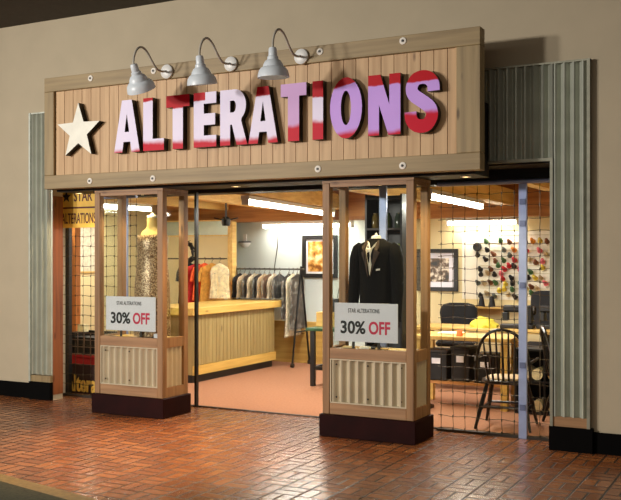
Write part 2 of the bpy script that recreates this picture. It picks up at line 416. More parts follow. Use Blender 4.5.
ybeam((-2.3, 8.32), (-2.3, 11.86), .12, 2.3, 2.5, 'trim_18')
ybeam((-4.2, 8.32), (-4.2, 11.86), .14, 2.3, 2.5, 'trim_19')
ybeam((-7.6, 8.32), (-7.7, 11.86), .14, 2.3, 2.5, 'trim_20')
struct(MB().box(-9, -.75, 10.3, 10.42, 2.44, 2.6).box(-9, -.75, 9.2, 9.32, 2.46, 2.6).build('trim_21', MT['beamx']))
struct(MB().box(-7.52, -7.44, 11.6, 11.72, 0, 2.12).build('trim_22', MT['beam']))
struct(MB().box(-7.35, -6.15, 12.04, 12.1, 0, .62).build('trim_23', MT['ply']))
struct(MB().box(XJL+.05, XJR, 8.03, 8.06, 0, .012).build('trim_24', MT['dark']))
# black door post at the edge of the entrance
struct(MB().box(-5.607, -5.58, 8.0, 8.04, 0, 2.28).build('trim_25', MT['black']))

# ------------------------------------------------------------------ the sign
YS = 7.12; SX0, SX1, SZ0, SZ1 = -6.88, -2.215, 2.293, 3.443
sg = thing('shop_sign', 'long pine plank fascia sign with raised star and letters above the entrance', 'sign', (SX0, YS, SZ0))
SL = SX1-SX0; SH = SZ1-SZ0
MB().box(0, SL, 0, .12, SH-.145, SH).build('frame_rail', MT['rail'], sg, bevel=.004)
MB().box(0, SL, 0, .12, 0, .14).build('frame_rail', MT['rail'], sg, bevel=.004)
MB().box(0, .13, 0, .12, .141, SH-.146).build('frame_stile', MT['railz'], sg, bevel=.004)
MB().box(SL-.2, SL, 0, .12, .141, SH-.146).build('frame_stile', MT['railz'], sg, bevel=.004)
MB().box(SL-.215, SL-.2005, .018, .1, .141, SH-.146).build('edge_batten', MT['plank'], sg)
mb = MB(); x = .131; PW = .118
while x < SL-.216:
    x1 = min(x+PW, SL-.216); mb.box(x+.003, x1-.003, .03, .07, .141, SH-.146); x = x1
mb.box(.131, SL-.216, .07, .1, .141, SH-.146)
MB_pl = mb.build('plank_panel', MT['plank'], sg)
for i, (u, v) in enumerate([(90.7, 78.4), (153.7, 71), (320, 51.7), (403, 41), (90, 181), (153, 178.5), (318, 169), (402.7, 165.7)]):
    p = at(u, v, YS)-Vector((SX0, YS, SZ0))
    b_ = MB().lathe([(0, 0), (.03, 0), (.03, .006), (.02, .008), (0, .008)], 16, Matrix.Rotation(PI/2, 4, 'X')).build('washer', MT['shirt'], sg, loc=(p.x, -.0005, p.z))
    MB().lathe([(0, .007), (.012, .007), (.012, .014), (0, .015)], 6, Matrix.Rotation(PI/2, 4, 'X')).build('bolt', MT['black'], b_)
# letter outlines: unit boxes, x 0..1, z 0..1, with holes
def arc(cx, cy, rx, ry, a0, a1, n=14):
    return [(cx+rx*math.cos(math.radians(a0+(a1-a0)*i/n)), cy+ry*math.sin(math.radians(a0+(a1-a0)*i/n))) for i in range(n+1)]
GL = {
    'A': [[(0, 0), (.32, 0), (.37, .2), (.63, .2), (.68, 0), (1, 0), (.69, 1), (.31, 1)], [(.41, .39), (.59, .39), (.5, .74)]],
    'L': [[(0, 0), (1, 0), (1, .22), (.46, .22), (.46, 1), (0, 1)]],
    'T': [[(.28, 0), (.72, 0), (.72, .78), (1, .78), (1, 1), (0, 1), (0, .78), (.28, .78)]],
    'E': [[(0, 0), (1, 0), (1, .21), (.45, .21), (.45, .4), (.95, .4), (.95, .61), (.45, .61), (.45, .79), (1, .79), (1, 1), (0, 1)]],
    'R': [[(0, 0), (.38, 0), (.38, .37), (.45, .37), (.63, 0), (1.03, 0), (.8, .43)] + arc(.56, .71, .42, .29, -52, 90) + [(0, 1)],
          [(.38, .59), (.5, .59)] + arc(.5, .695, .1, .105, -80, 80, 8) + [(.5, .8), (.38, .8)]],
    'I': [[(0, 0), (1, 0), (1, 1), (0, 1)]],
    'O': [arc(.5, .5, .5, .515, 0, 348, 30), arc(.5, .5, .16, .29, 0, 345, 24)],
    'N': [[(0, 0), (.34, 0), (.34, .5), (.63, 0), (1, 0), (1, 1), (.66, 1), (.66, .5), (.38, 1), (0, 1)]],
}
def s_shape():
    # centre line of the S thickened by hand
    c = [(.86, .66), (.84, .78), (.70, .87), (.5, .895), (.3, .86), (.185, .745), (.24, .62), (.5, .51), (.74, .4), (.81, .27), (.69, .14), (.5, .105), (.29, .135), (.165, .23), (.145, .345)]
    # smooth
    P = []
    for i in range(len(c)-1):
        p0, p1, p2, p3 = c[max(i-1, 0)], c[i], c[i+1], c[min(i+2, len(c)-1)]
        for k in range(4):
            t = k/4
            P.append(tuple(.5*(2*p1[j]+(p2[j]-p0[j])*t+(2*p0[j]-5*p1[j]+4*p2[j]-p3[j])*t*t+(3*p1[j]-p0[j]-3*p2[j]+p3[j])*t**3) for j in (0, 1)))
    P.append(c[-1]); L, R = [], []
    W, H = .31, .52
    for i, p in enumerate(P):
        a, b = P[max(i-1, 0)], P[min(i+1, len(P)-1)]
        tx, ty = (b[0]-a[0])*W, (b[1]-a[1])*H; l = math.hypot(tx, ty); nx, ny = -ty/l, tx/l
        h = .057
        L.append((p[0]+nx*h/W, p[1]+ny*h/H)); R.append((p[0]-nx*h/W, p[1]-ny*h/H))
    return [L+R[::-1]]
GL['S'] = s_shape()
def glyph(shape, w, h, depth, fm, side, name, parent, loc):
    cu = bpy.data.curves.new(name, 'CURVE'); cu.dimensions = '2D'; cu.fill_mode = 'BOTH'; cu.extrude = depth/2
    for loop in shape:
        sp = cu.splines.new('POLY'); sp.points.add(len(loop)-1); sp.use_cyclic_u = True
        for q, (a, b) in zip(sp.points, loop): q.co = (a*w, b*h, 0, 1)
    t = bpy.data.objects.new(name, cu); COL.objects.link(t); bpy.context.view_layer.update()
    me = bpy.data.meshes.new_from_object(t.evaluated_get(bpy.context.evaluated_depsgraph_get()))
    bpy.data.objects.remove(t); bpy.data.curves.remove(cu)
    for v in me.vertices: v.co = (v.co.x, -v.co.z, v.co.y)
    me.materials.clear(); me.materials.append(fm); me.materials.append(side); me.update()
    for p in me.polygons: p.material_index = 0 if abs(p.normal.y) > .9 and p.center.y < 0 else 1
    o = bpy.data.objects.new(name, me); COL.objects.link(o); o.parent = parent; o.location = loc
    return o
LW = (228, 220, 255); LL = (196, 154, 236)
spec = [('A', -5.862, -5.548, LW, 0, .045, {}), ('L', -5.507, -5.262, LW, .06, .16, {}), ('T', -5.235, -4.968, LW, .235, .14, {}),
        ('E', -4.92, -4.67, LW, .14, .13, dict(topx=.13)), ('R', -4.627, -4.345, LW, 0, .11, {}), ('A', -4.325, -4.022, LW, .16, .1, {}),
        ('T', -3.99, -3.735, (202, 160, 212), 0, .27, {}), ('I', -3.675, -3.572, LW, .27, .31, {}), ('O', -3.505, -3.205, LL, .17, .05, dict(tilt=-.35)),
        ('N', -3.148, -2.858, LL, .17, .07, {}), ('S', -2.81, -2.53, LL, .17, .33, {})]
words = {'A': 'pale lilac letter', 'L': 'pale lilac letter with red foot', 'T': 'letter with red bar and stem end'}
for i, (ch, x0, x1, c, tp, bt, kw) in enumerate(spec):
    fm = letter_mat('letter face colour %d' % i, c, tp, bt, .505, **kw)
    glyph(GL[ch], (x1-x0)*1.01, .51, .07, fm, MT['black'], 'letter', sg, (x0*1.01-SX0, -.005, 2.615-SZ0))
star = []
for k in range(10):
    r = .29 if k % 2 == 0 else .118
    star.append((r*math.sin(k*PI/5), r*math.cos(k*PI/5)))
sm = mat('chalky white star paint', (238, 236, 222), .5, var=.08, scale=8)
glyph([star], 1, 1, .07, sm, mat('star edge', (30, 26, 16), .5), 'star', sg, (-6.383-SX0, -.005, 2.857-SZ0))

# ------------------------------------------------------------------ gooseneck lamps
def gooseneck(x, z, tilt, label):
    t = thing('gooseneck_lamp', label, 'lamp', (x, YS-.0005, z), 0, 'gooseneck lamps over the sign')
    RX = Matrix.Rotation(PI/2, 4, 'X')
    MB().lathe([(0, 0), (.068, 0), (.068, .02), (.055, .03), (.02, .032), (0, .032)], 24, RX).build('wall_plate', MT['white'], t, smooth=True)
    pts = [(0, -.03, 0), (0, -.1, -.012), (0, -.17, .0), (0, -.235, .05), (0, -.3, .115), (0, -.355, .15), (0, -.405, .155), (0, -.455, .13), (0, -.49, .085), (0, -.51, .03), (0, -.515, -.03)]
    # smooth path
    P = []
    for i in range(len(pts)-1):
        p0, p1, p2, p3 = [Vector(pts[max(0, min(len(pts)-1, i+j))]) for j in (-1, 0, 1, 2)]
        for k in range(4):
            q = k/4; P.append(.5*(2*p1+(p2-p0)*q+(2*p0-5*p1+4*p2-p3)*q*q+(3*p1-p0-3*p2+p3)*q**3))
    P.append(Vector(pts[-1]))
    MB().tube(P, .0105, 10).build('neck', mat('neck enamel', (176, 170, 158), .4), t, smooth=True)
    prof = [(.0, .0), (.026, -.0), (.034, -.012), (.037, -.07), (.046, -.078), (.048, -.1), (.066, -.112), (.082, -.138), (.088, -.16), (.104, -.168), (.121, -.19), (.131, -.222), (.134, -.25)]
    inner = [(r-.004, zz) for r, zz in prof[::-1] if r > .03 and zz < -.09] + [(0, -.1)]
    sh = MB().lathe(prof+inner, 28).build('shade', MT['lamp'], t, loc=(0, -.515, -.02), smooth=True)
    sh.rotation_euler = (tilt, 0, 0)
    MB().lathe([(.015, -.1), (.03, -.14), (.035, -.17), (.028, -.195), (0, -.205)], 14).build('bulb', mat('warm bulb glass', (255, 236, 200), .3, var=0, emit=1.6), sh, smooth=True)
    return t
for p, tl, lb in (((-5.3, 3.365), .5, 'white gooseneck lamp tipped most, above the first letters'), ((-4.575, 3.367), .18, 'white gooseneck lamp in the middle of the three over the sign'),
                  ((-3.838, 3.36), .06, 'white gooseneck lamp hanging level, nearest the letter O')):
    gooseneck(p[0], p[1], tl, lb)

# ------------------------------------------------------------------ display cases
def display_case(x0, x1, y0, y1, label):
    W = x1-x0; D = y1-y0; t = thing('display_case', label, 'display case', (x0, y0, 0), 0, 'glazed display cases at the entrance')
    i = .022; Z1 = 2.268; pw = .07
    MB().box(0, W, 0, D, 0, .195).build('plinth', MT['plinth'], t, bevel=.004)
    def post(px, py): MB().box(px, px+pw, py, py+pw, .196, Z1-.021).build('corner_post', MT['post'], t, bevel=.004)
    for px in (i, W-i-pw):
        for py in (i, D-i-pw): post(px, py)
    MB().box(i, W-i, i, D-i, Z1-.02, Z1).build('top_board', MT['postx'], t)
    a, b = i+pw+.001, W-i-pw-.001
    MB().box(a, b, i+.008, i+.06, Z1-.055, Z1-.021).build('head_rail', MT['postx'], t)
    MB().box(a, b, i+.004, i+.06, .69, .785).build('middle_rail', MT['postx'], t, bevel=.003)
    MB().box(a, b, i+.004, i+.06, .196, .295).build('bottom_rail', MT['postx'], t, bevel=.003)
    mb = MB(); corr_mb(mb, a+.012, b-.012, .307, .678, i+.045, .036, .08)
    cp = mb.build('corrugated_panel', MT['corrp'], t, smooth=True)
    mb = MB().box(a, a+.012, i+.008, i+.05, .296, .689).box(b-.012, b, i+.008, i+.05, .296, .689).box(a+.012, b-.012, i+.008, i+.05, .678, .689).box(a+.012, b-.012, i+.008, i+.05, .296, .307)
    mb.build('panel_bead', MT['corrp'], cp)
    for sx in (a+.06, (a+b)/2, b-.05):
        for sz in (.35, .64): MB().lathe([(0, 0), (.009, 0), (.007, .006), (0, .007)], 8, Matrix.Translation((sx, i+.02, sz)) @ Matrix.Rotation(PI/2, 4, 'X')).build('screw', MT['dark'], cp)
    sa, sb = i+pw+.001, D-i-pw-.001
    for px, sg_ in ((W-i-.06, 1), (i+.004, -1)):
        q0, q1 = (px, px+.056)
        MB().box(q0, q1, sa, sb, .69, .785).build('side_rail', MT['oak'] if 0 else MT['post'], t)
        MB().box(q0, q1, sa, sb, .196, .295).build('side_rail', MT['post'], t)
        MB().box(q0, q1, sa, sb, Z1-.055, Z1-.021).build('side_rail', MT['post'], t)
        mb = MB(); corr_mb(mb, sa, sb, .296, .689, (q0+q1)/2, .026, .075, axis='y', sgn=sg_)
        mb.build('side_panel', MT['corrp'], t, smooth=True)
        MB().box((q0+q1)/2-.003, (q0+q1)/2+.003, sa, sb, .786, Z1-.056).build('glass_pane', MT['glass'], t)
    MB().box(a, b, i+.03, i+.036, .786, Z1-.056).build('glass_pane', MT['glass'], t)
    MB().box(i+.062, W-i-.062, i+.062, D-i-.02, .74, .77).build('display_deck', MT['oak'], t)
    MB().box(a, b, D-i-.05, D-i-.02, .196, .689).build('rear_panel', MT['post'], t)
    pk = MB().lathe([(0, 0), (.05, 0), (.05, -.012), (.042, -.018), (0, -.018)], 20).build('spot_lamp', MT['white'], t, loc=(W*.56, .16, Z1-.0205))
    MB().lathe([(0, -.0185), (.036, -.0185), (.03, -.026), (0, -.028)], 20).build('lens', mat('lit lens', (255, 220, 150), .3, var=0, emit=9), pk)
    return t
CL = display_case(-6.36, -5.45, 7.25, 7.72, 'glazed pine display case holding the sequinned dress, beside the counter')
CR = display_case(-3.735, -2.82, 7.25, 7.70, 'glazed pine display case holding the black jacket')
def lamp(name, kind, loc, energy, color, size=.1, rot=(0, 0, 0), size_y=None, spot=None, blend=.6):
    l = bpy.data.lights.new(name, kind); l.energy = energy; l.color = color
    if kind == 'AREA':
        l.size = size
        if size_y: l.shape = 'RECTANGLE'; l.size_y = size_y
    else: l.shadow_soft_size = size
    if kind == 'SPOT': l.spot_size = math.radians(spot); l.spot_blend = blend
    o = bpy.data.objects.new(name, l); COL.objects.link(o); o.location = loc; o.rotation_euler = rot; return o
for cx in (-6.36+.91*.56, -3.735+.915*.56):
    lamp('case_spot', 'SPOT', (cx, 7.41, 2.2), 34, (1, .74, .36), .04, spot=150)

# placards
def placard(x0, x1, z0, z1, y, label):
    t = thing('placard', label, 'placard', (x0, y, z0), 0, 'sale placards in the display cases'); W, H = x1-x0, z1-z0
    MB().box(0, W, 0, .006, 0, H).build('card', MT['paper'], t)
    text_obj('STAR ALTERATIONS', W*.5, H*.11, MT['ink'], 'small_lettering', t, (W*.22, -.0008, H*.75), bold=.012, ext=.0006)
    text_obj('30%', W*.4, H*.34, MT['ink'], 'numerals', t, (W*.1, -.0008, H*.2), bold=.03, ext=.0006)
    o = text_obj('OFF', W*.335, H*.34, MT['redink'], 'large_lettering', t, (W*.55, -.0008, H*.2), bold=.03, ext=.0006)
    o['label'] = 'raspberry red lettering'
    for fx in (.3, .7): MB().box(W*fx-.012, W*fx+.012, .0065, .014, -.0592, .04).build('foot', MT['dark'], t)
    return t
placard(-6.225, -5.595, .845, 1.19, 7.318, 'white thirty percent off card in front of the sequinned dress')
placard(-3.615, -3.008, .845, 1.185, 7.318, 'white thirty percent off card in front of the black jacket')

# ------------------------------------------------------------------ dress forms and clothes in the cases
def ell(z, rx, ry, cx=0, cy=0, n=28, p=1.0):
    r = []
    for k in range(n):
        a = 2*PI*k/n; c, s = math.cos(a), math.sin(a)
        r.append((cx+rx*math.copysign(abs(c)**p, c), cy+ry*math.copysign(abs(s)**p, s), z))
    return r
def dress_form(x, y, label, dz=0):
    t = thing('dress_form', label, 'dress form', (x, y, .7705)); zz = -.7705+dz
    MB().lathe([(0, 0), (.14, 0), (.14, .015), (.03, .03), (.018, .05), (.018, .4+dz), (0, .4+dz)], 24).build('stand', MT['dark'], t, smooth=True)
    R = [ell(1.1+zz, .08, .06), ell(1.12+zz, .1, .075), ell(1.22+zz, .115, .085), ell(1.32+zz, .105, .08), ell(1.45+zz, .115, .085, 0, -.01), ell(1.6+zz, .13, .09, 0, -.01),
         ell(1.7+zz, .14, .08, 0, 0), ell(1.76+zz, .15, .066, 0, .01), ell(1.79+zz, .125, .06, 0, .01), ell(1.81+zz, .085, .055, 0, .01), ell(1.835+zz, .062, .055, 0, .005), ell(1.9+zz, .055, .055), ell(1.925+zz, .056, .056)]
    MB().loft(R).build('torso', MT['skin'], t, smooth=True)
    MB().lathe([(0, .0), (.055, 0), (.05, .02), (.015, .03), (.015, .045), (0, .05)], 18).build('neck_cap', MT['white'], t, loc=(0, 0, 1.926+zz), smooth=True)
    return t
FX = -5.765
dress_form(FX, 7.49, 'cream dress form wearing the sequinned gown behind glass', .065)
# gown: strapless, flaring, in wavy folds
rings = []
for z, rx, ry in [(.79, .205, .142), (.9, .205, .142), (1.05, .2, .141), (1.2, .2, .14), (1.35, .195, .135), (1.45, .183, .125), (1.55, .17, .12), (1.65, .168, .125), (1.75, .174, .132), (1.8, .176, .115), (1.815, .176, .1)]:
    q = []; f = max(0, (1.5-z)/.7)
    for k in range(40):
        a = 2*PI*k/40; wv = 1+.035*f*math.sin(a*9)
        q.append((rx*wv*math.cos(a), ry*wv*math.sin(a)-.012, z))
    rings.append(q)
inner = [[(x*.955, (y_+.012)*.955-.012, z) for x, y_, z in r] for r in rings[::-1]]
tag(MB().loft(rings+inner, cap=False).build('gown', MT['sequin'], loc=(FX, 7.5, .0), smooth=True), 'strapless silver brown sequinned gown on the dress form', 'dress')
dress_form(-3.29, 7.5, 'dress form with a bare neck inside the black jacket', -.17).scale = (.8, .9, 1)
jk = thing('suit_jacket', 'black suit jacket with open lapels on a form behind glass', 'jacket', (-3.29, 7.5, .0)); jk.scale = (.86, 1, 1)
rings = [ell(z, rx, ry, 0, cy) for z, rx, ry, cy in [(.93, .2, .135, 0), (1.05, .195, .13, 0), (1.2, .178, .122, 0), (1.35, .172, .12, 0), (1.5, .178, .125, -.005), (1.6, .186, .128, -.005), (1.66, .2, .12, 0), (1.69, .2, .105, .005), (1.715, .165, .09, .01), (1.735, .11, .075, .015), (1.755, .075, .066, .012)]]
inner = [[(x*.95, y_*.95, z) for x, y_, z in r] for r in rings[::-1]]
MB().loft(rings+inner, cap=False).build('body', MT['jacket'], jk, smooth=True)
for s in (-1, 1):
    P = [(s*.17, .005, 1.685), (s*.2, .005, 1.66), (s*.222, .0, 1.58), (s*.235, 0, 1.45), (s*.243, -.01, 1.3), (s*.247, -.03, 1.15), (s*.248, -.045, 1.02)]
    MB().tube(P, [.05, .066, .072, .066, .06, .052, .047], 14).build('sleeve', MT['jacket'], jk, smooth=True)
    # lapel: a thin shaped panel over the chest
    def lf(a, b, d_): return (s*a, -.168+.02*((b-1.45)/.3)+abs(a)*.22+d_ if b < 1.69 else -.085+abs(a)*.1+d_, b)
    MB().prism([(.012, 1.42), (.05, 1.53), (.1, 1.63), (.075, 1.645), (.095, 1.675), (.07, 1.74), (.052, 1.735), (.05, 1.66)], .012, lf).build('lapel', MT['lapel'], jk)
MB().prism([(-.05, 1.66), (0, 1.43), (.05, 1.66), (.058, 1.735), (.03, 1.71), (0, 1.66), (-.03, 1.71), (-.058, 1.735)], .01, lambda a, b, d_: (a, -.146+.02*((b-1.45)/.3)+d_ if b < 1.69 else -.08+d_, b)).build('shirt_front', MT['shirt'], jk)
MB().prism([(.06, 1.47), (.1, 1.475), (.1, 1.49), (.06, 1.485)], .006, lambda a, b, d_: (a, -.132+a*.12+d_, b)).build('pocket_square', MT['shirt'], jk)
# little things on the deck of the jacket case
for k, (px, c, w_, h_) in enumerate([(-3.50, (214, 190, 140), .09, .03), (-3.33, (230, 224, 210), .1, .035), (-3.17, (206, 170, 110), .12, .03)]):
    tag(MB().box(px-w_/2, px+w_/2, 7.337, 7.37, .7705, .7705+h_).build('folded_cloth', cmat(c), bevel=.008), ['tan folded cloth on the deck of the jacket case, beside its post', 'white folded cloth on the deck under the jacket', 'brown folded cloth at the far end of the jacket case deck'][k], 'cloth', 'folded cloths on the case deck')
tag(MB().box(-5.63, -5.57, 7.335, 7.36, .7705, .825).build('price_card', MT['paper']), 'small white card on the deck beside the gown placard', 'card')

# ------------------------------------------------------------------ security grilles
def grille(x0, x1, posts, label):
    t = thing('security_grille', label, 'grille', (x0, YG, 0)); W = x1-x0; Z1 = 2.24
    mb = MB(); dz = .112; dx = .113; nz = int(Z1/dz); nx = int(W/dx); rnd = random.Random(int(-x0*100))
    for k in range(nz+1):
        z = .03+k*dz; ph = rnd.random()*6
        pts = [(j*W/(nx*2), 0, z+.006*math.sin(j*1.3+ph)) for j in range(nx*2+1)]
        mb.tube(pts, .0028, 5)
    for j in range(nx+1):
        xx = min(W-.01, .03+j*dx)
        for k in range(nz):
            z = .03+k*dz; o_ = .006*rnd.uniform(-1, 1); mb.tube([(xx+o_, -.002, z), (xx-o_*.5, -.002, z+dz)], .0026, 5)
            mb.tube([(xx, -.006, z-.012), (xx, -.006, z+.012)], .0055, 6)
    mb.build('wire_mesh', MT['grille'], t)
    MB().box(0, W, -.03, .03, -.0, .022).build('bottom_bar', MT['dark'], t)
    MB().tube([(0, -.01, 2.255), (W, -.01, 2.255)], .021, 12).build('header_tube', MT['blue'], t, smooth=True)
    for px in posts:
        p = MB().box(px-x0-.036, px-x0+.036, -.035, -.007, .0, 2.235).build('post', MT['blue'], t, bevel=.003)
        mb = MB()
        for z in (.25, .62, 1.32, 1.86, 2.05): mb.box(px-x0-.024, px-x0+.024, -.045, -.0352, z, z+.05)
        mb.build('lock_plate', mat('dull blue plate', (96, 106, 140), .4, .4), p)
    return t
grille(-2.98+.2-.1, XJR-.002, [-2.09], 'open wire security grille with a blue post in front of the bow back chair')
grille(-7.6, -6.35, [-6.5], 'open wire security grille beside the gown case, sign hung on it')
# a parked leaf of the same grille behind the jacket case
t = thing('grille_post', 'blue grey grille post standing behind the jacket case', 'post', (at(384, 250, YG).x, YG, 0))
MB().box(-.036, .036, -.035, .0, 0, 2.26).build('upright', MT['blue'], t, bevel=.003)
MB().box(-.03, .03, -.045, -.0352, 1.0, 1.12).build('lock_plate', MT['dark'], t)

# yellow hanging sign on the grille
hs = thing('hanging_sign', 'yellow two board sign with star hung on the grille', 'sign', (-7.4, 7.905, 1.92))
pw_ = .56
b1 = MB().box(0, pw_, 0, .02, .235, .49).build('upper_board', MT['yellow'], hs)
b2 = MB().box(0, pw_, 0, .02, 0, .215).build('lower_board', MT['yellow'], hs)
MB().box(0, pw_, .002, .018, .2155, .2345).build('joint', MT['signink'], hs)
st = [(.07*(1 if k % 2 == 0 else .42)*math.sin(k*PI/5), .07*(1 if k % 2 == 0 else .42)*math.cos(k*PI/5)) for k in range(10)]
glyph([st], 1, 1, .004, MT['ink'], MT['ink'], 'star', b1, (.1, -.0025, .35))
text_obj('STAR', .27, .12, MT['signink'], 'lettering', b1, (.21, -.0015, .295), bold=.02, ext=.001)
text_obj('ALTERATIONS', .5, .12, MT['signink'], 'lettering', b2, (.03, -.0015, .045), bold=.012, ext=.001)
# low banner behind the grille
bn = thing('banner_board', 'low dark board with big yellow lettering behind the grille', 'sign', (-7.62, 8.16, 0.002))
MB().box(0, .95, 0, .02, 0, .34).build('board', mat('dark maroon board', (44, 16, 10), .6), bn)
text_obj('Alterations', .82, .2, MT['gold'], 'lettering', bn, (.07, -.003, .02), bold=.03, ext=.003)
bx = thing('storage_crate', 'black grid crate stacked on the red box inside the grille', 'crate', (-7.64, 8.36, .432))
mb = MB().box(0, .5, 0, .3, 0, .02).box(0, .5, .28, .3, .02, .26).box(0, .02, 0, .28, .02, .26).box(.48, .5, 0, .28, .02, .26).box(.02, .48, .01, .28, .02, .2)
mb.build('shell', MT['black'], bx)
mb = MB()
for k in range(6): mb.box(k*.098, k*.098+.008, -.01, -.0005, 0, .26)
for k in range(4): mb.box(0, .5, -.01, -.0005, k*.084, k*.084+.008)
mb.build('wire_front', cmat((120, 100, 84)), bx)
rb = thing('storage_box', 'red storage box under the black grid crate', 'box', (-7.64, 8.36, .002))
MB().box(0, .5, 0, .32, 0, .39).build('body', MT['red'], rb, bevel=.006); MB().box(-.01, .51, -.01, .33, .391, .43).build('lid', MT['red'], rb, bevel=.005)
tag(MB().box(-7.6, -7.5, 8.42, 8.5, .6925, .78).build('tissue_box', cmat((236, 226, 180))), 'small cream box standing on the black grid crate', 'box')
# uprights and notices on the cream wall
struct(MB().box(-8.24, -8.12, 8.95, 9.05, 0, 2.6).build('trim_26', wood('orange stained pine', (206, 132, 58), (166, 96, 36), 'z')))
struct(MB().box(-7.5, -7.455, 8.05, 8.09, 0, 2.25).build('trim_27', MT['white'])); struct(MB().box(-7.45, -7.395, 8.05, 8.1, 0, 2.25).build('trim_28', MT['black']))
nt_ = thing('notice_board', 'pale notice panel in a dark frame on the cream wall', 'notice', (-8.995, 10.0, 1.38))
MB().box(0, .015, 0, .4, 0, .75).build('sheet', cmat((206, 200, 176)), nt_)
MB().box(0, .02, -.02, -.0005, -.02, .77).box(0, .02, .4005, .42, -.02, .77).box(0, .02, 0, .4, .7505, .77).box(0, .02, 0, .4, -.02, -.0005).build('frame', MT['beam'], nt_)
wr = thing('wreath', 'dark round wreath hanging beyond the gown case', 'wreath', (at(187, 253, 9.6).x, 9.6, at(187, 253, 9.6).z))
mb = MB(); rnd = random.Random(3)
for k in range(70):
    a = rnd.random()*2*PI; r = .12+rnd.uniform(-.025, .025); c_ = Vector((r*math.cos(a)*.75, rnd.uniform(-.02, .02), r*math.sin(a)))
    e_ = Vector((-math.sin(a)*.05+rnd.uniform(-.02, .02), rnd.uniform(-.03, .01), math.cos(a)*.05+rnd.uniform(-.02, .02)))
    mb.tube([c_-e_, c_, c_+e_], [.003, .013, .002], 5)
mb.build('twigs', cmat((34, 30, 22)), wr)
MB().tube([(0, 0, .12), (0, 0, 2.5-wr.location.z)], .003, 5).build('cord', MT['dark'], wr)

# ------------------------------------------------------------------ lights inside the shop
def tube_light(p, q, z, label, energy, wall=False):
    p, q = Vector((*p, z)), Vector((*q, z)); L = (q-p).length; a = math.atan2(q.y-p.y, q.x-p.x)
    t = thing('fluorescent_light', label, 'light', p, a, 'fluorescent lights in the shop')
    MB().box(0, L, -.05, .05, .0, .04).build('ceiling_housing', MT['white'], t)
    MB().tube([(.02, 0, -.03), (L-.02, 0, -.03)], .026, 10).build('tube', EMT, t, smooth=True)
    for e_ in (0, L-.018): MB().box(e_, e_+.018, -.04, .04, -.06, -.0005).build('end_cap', MT['white'], t)
    m_ = (p+q)/2
    lamp('tube_glow', 'AREA', (m_.x, m_.y, z-.075), energy, (1, .95, .84), L-.1, (0, 0, a), .05)
    return t
EMT = mat('glowing tube', (255, 250, 235), .4, var=0, emit=17)
tube_light((-5.2, 8.36), (-5.72, 11.5), 2.21, 'long fluorescent light under the yellow beam above the counter aisle', 75)
tube_light((-3.14, 8.4), (-3.25, 10.45), 2.21, 'fluorescent light under the beam above the sewing tables', 65)
tube_light((-7.1, 11.93), (-5.6, 11.93), 2.075, 'fluorescent light along the wall above the garment rack', 9)
tube_light((-4.18, 11.93), (-3.2, 11.93), 2.075, 'fluorescent light along the wall above the thread spools', 5)
tube_light((-8.2, 8.6), (-8.2, 10.6), 2.3, 'fluorescent light deep behind the yellow hanging sign', 36)

# ------------------------------------------------------------------ counter
ct = thing('service_counter', 'long pine topped counter with bead board front', 'counter', (-6.64, 9.36, .002))
MB().box(-.78, .06, .0, 2.5, .855, .95).build('worktop', MT['oak'], ct, bevel=.006)
mb = MB().box(-.72, -.012, .1, 2.12, .1, .854)
y_ = .1
while y_ < 2.1: mb.box(-.0115, .0, y_+.003, min(2.12, y_+.085)-.003, .22, .854); y_ += .085
mb.build('front_panel', MT['beadp'], ct)
MB().box(-.7, -.03, .12, 2.1, 0, .099).build('kick_space', MT['black'], ct)
MB().box(-.0115, .018, .09, 2.13, .1, .215).build('skirting_strip', MT['oak'], ct)

# ------------------------------------------------------------------ garments
def garment(name, label, cat, group, w, L, t, c, loc, rz=0, cover=False, sleeves=False, seed=0, rough=.8, m=None):
    """hanging garment, hook at the origin; x is the shoulder line"""
    th_ = thing(name, label, cat, loc, rz, group); rnd = random.Random(seed)
    prof = [(-.05, .06, .35), (-.075, .35, .6), (-.11, .8, .8), (-.17, .95, 1), (-.35, .9, 1.05), (-.6*L-.1, .95, 1.1), (-L, 1.03, 1.15)]
    def body(g, nn=28):
        R = []
        for dz, fw, ft in prof:
            q = []
            for k in range(nn):
                a = 2*PI*k/nn; wv = 1+.22*math.sin(a*5+dz*3+seed)+.12*math.sin(a*9+seed)
                q.append((w/2*fw*g*math.cos(a), t/2*ft*g*wv*math.sin(a), dz))
            R.append(q)
        return R
    MB().loft(body(1.0)).build('cloth', m or cmat(c, rough), th_, smooth=True)
    MB().tube([(0, 0, -.06), (0, 0, -.02), (.018, 0, .0), (.022, 0, .02), (.005, 0, .034), (-.012, 0, .03)], .0035, 6).build('hanger_hook', MT['dark'], th_)
    if sleeves:
        for s in (-1, 1):
            MB().tube([(s*w*.4, 0, -.12), (s*w*.5, -.01, -.2), (s*w*.56, -.02, -.32)], [t*.4, t*.42, t*.36], 10).build('sleeve', m or cmat(c, rough), th_, smooth=True)
    if cover: MB().loft([[(x*1.12, y*1.25, z-.02 if i else z+.02) for x, y, z in r] for i, r in enumerate(body(1.0))], cap=False).build('plastic_cover', MT['plastic'], th_, smooth=True)
    return th_
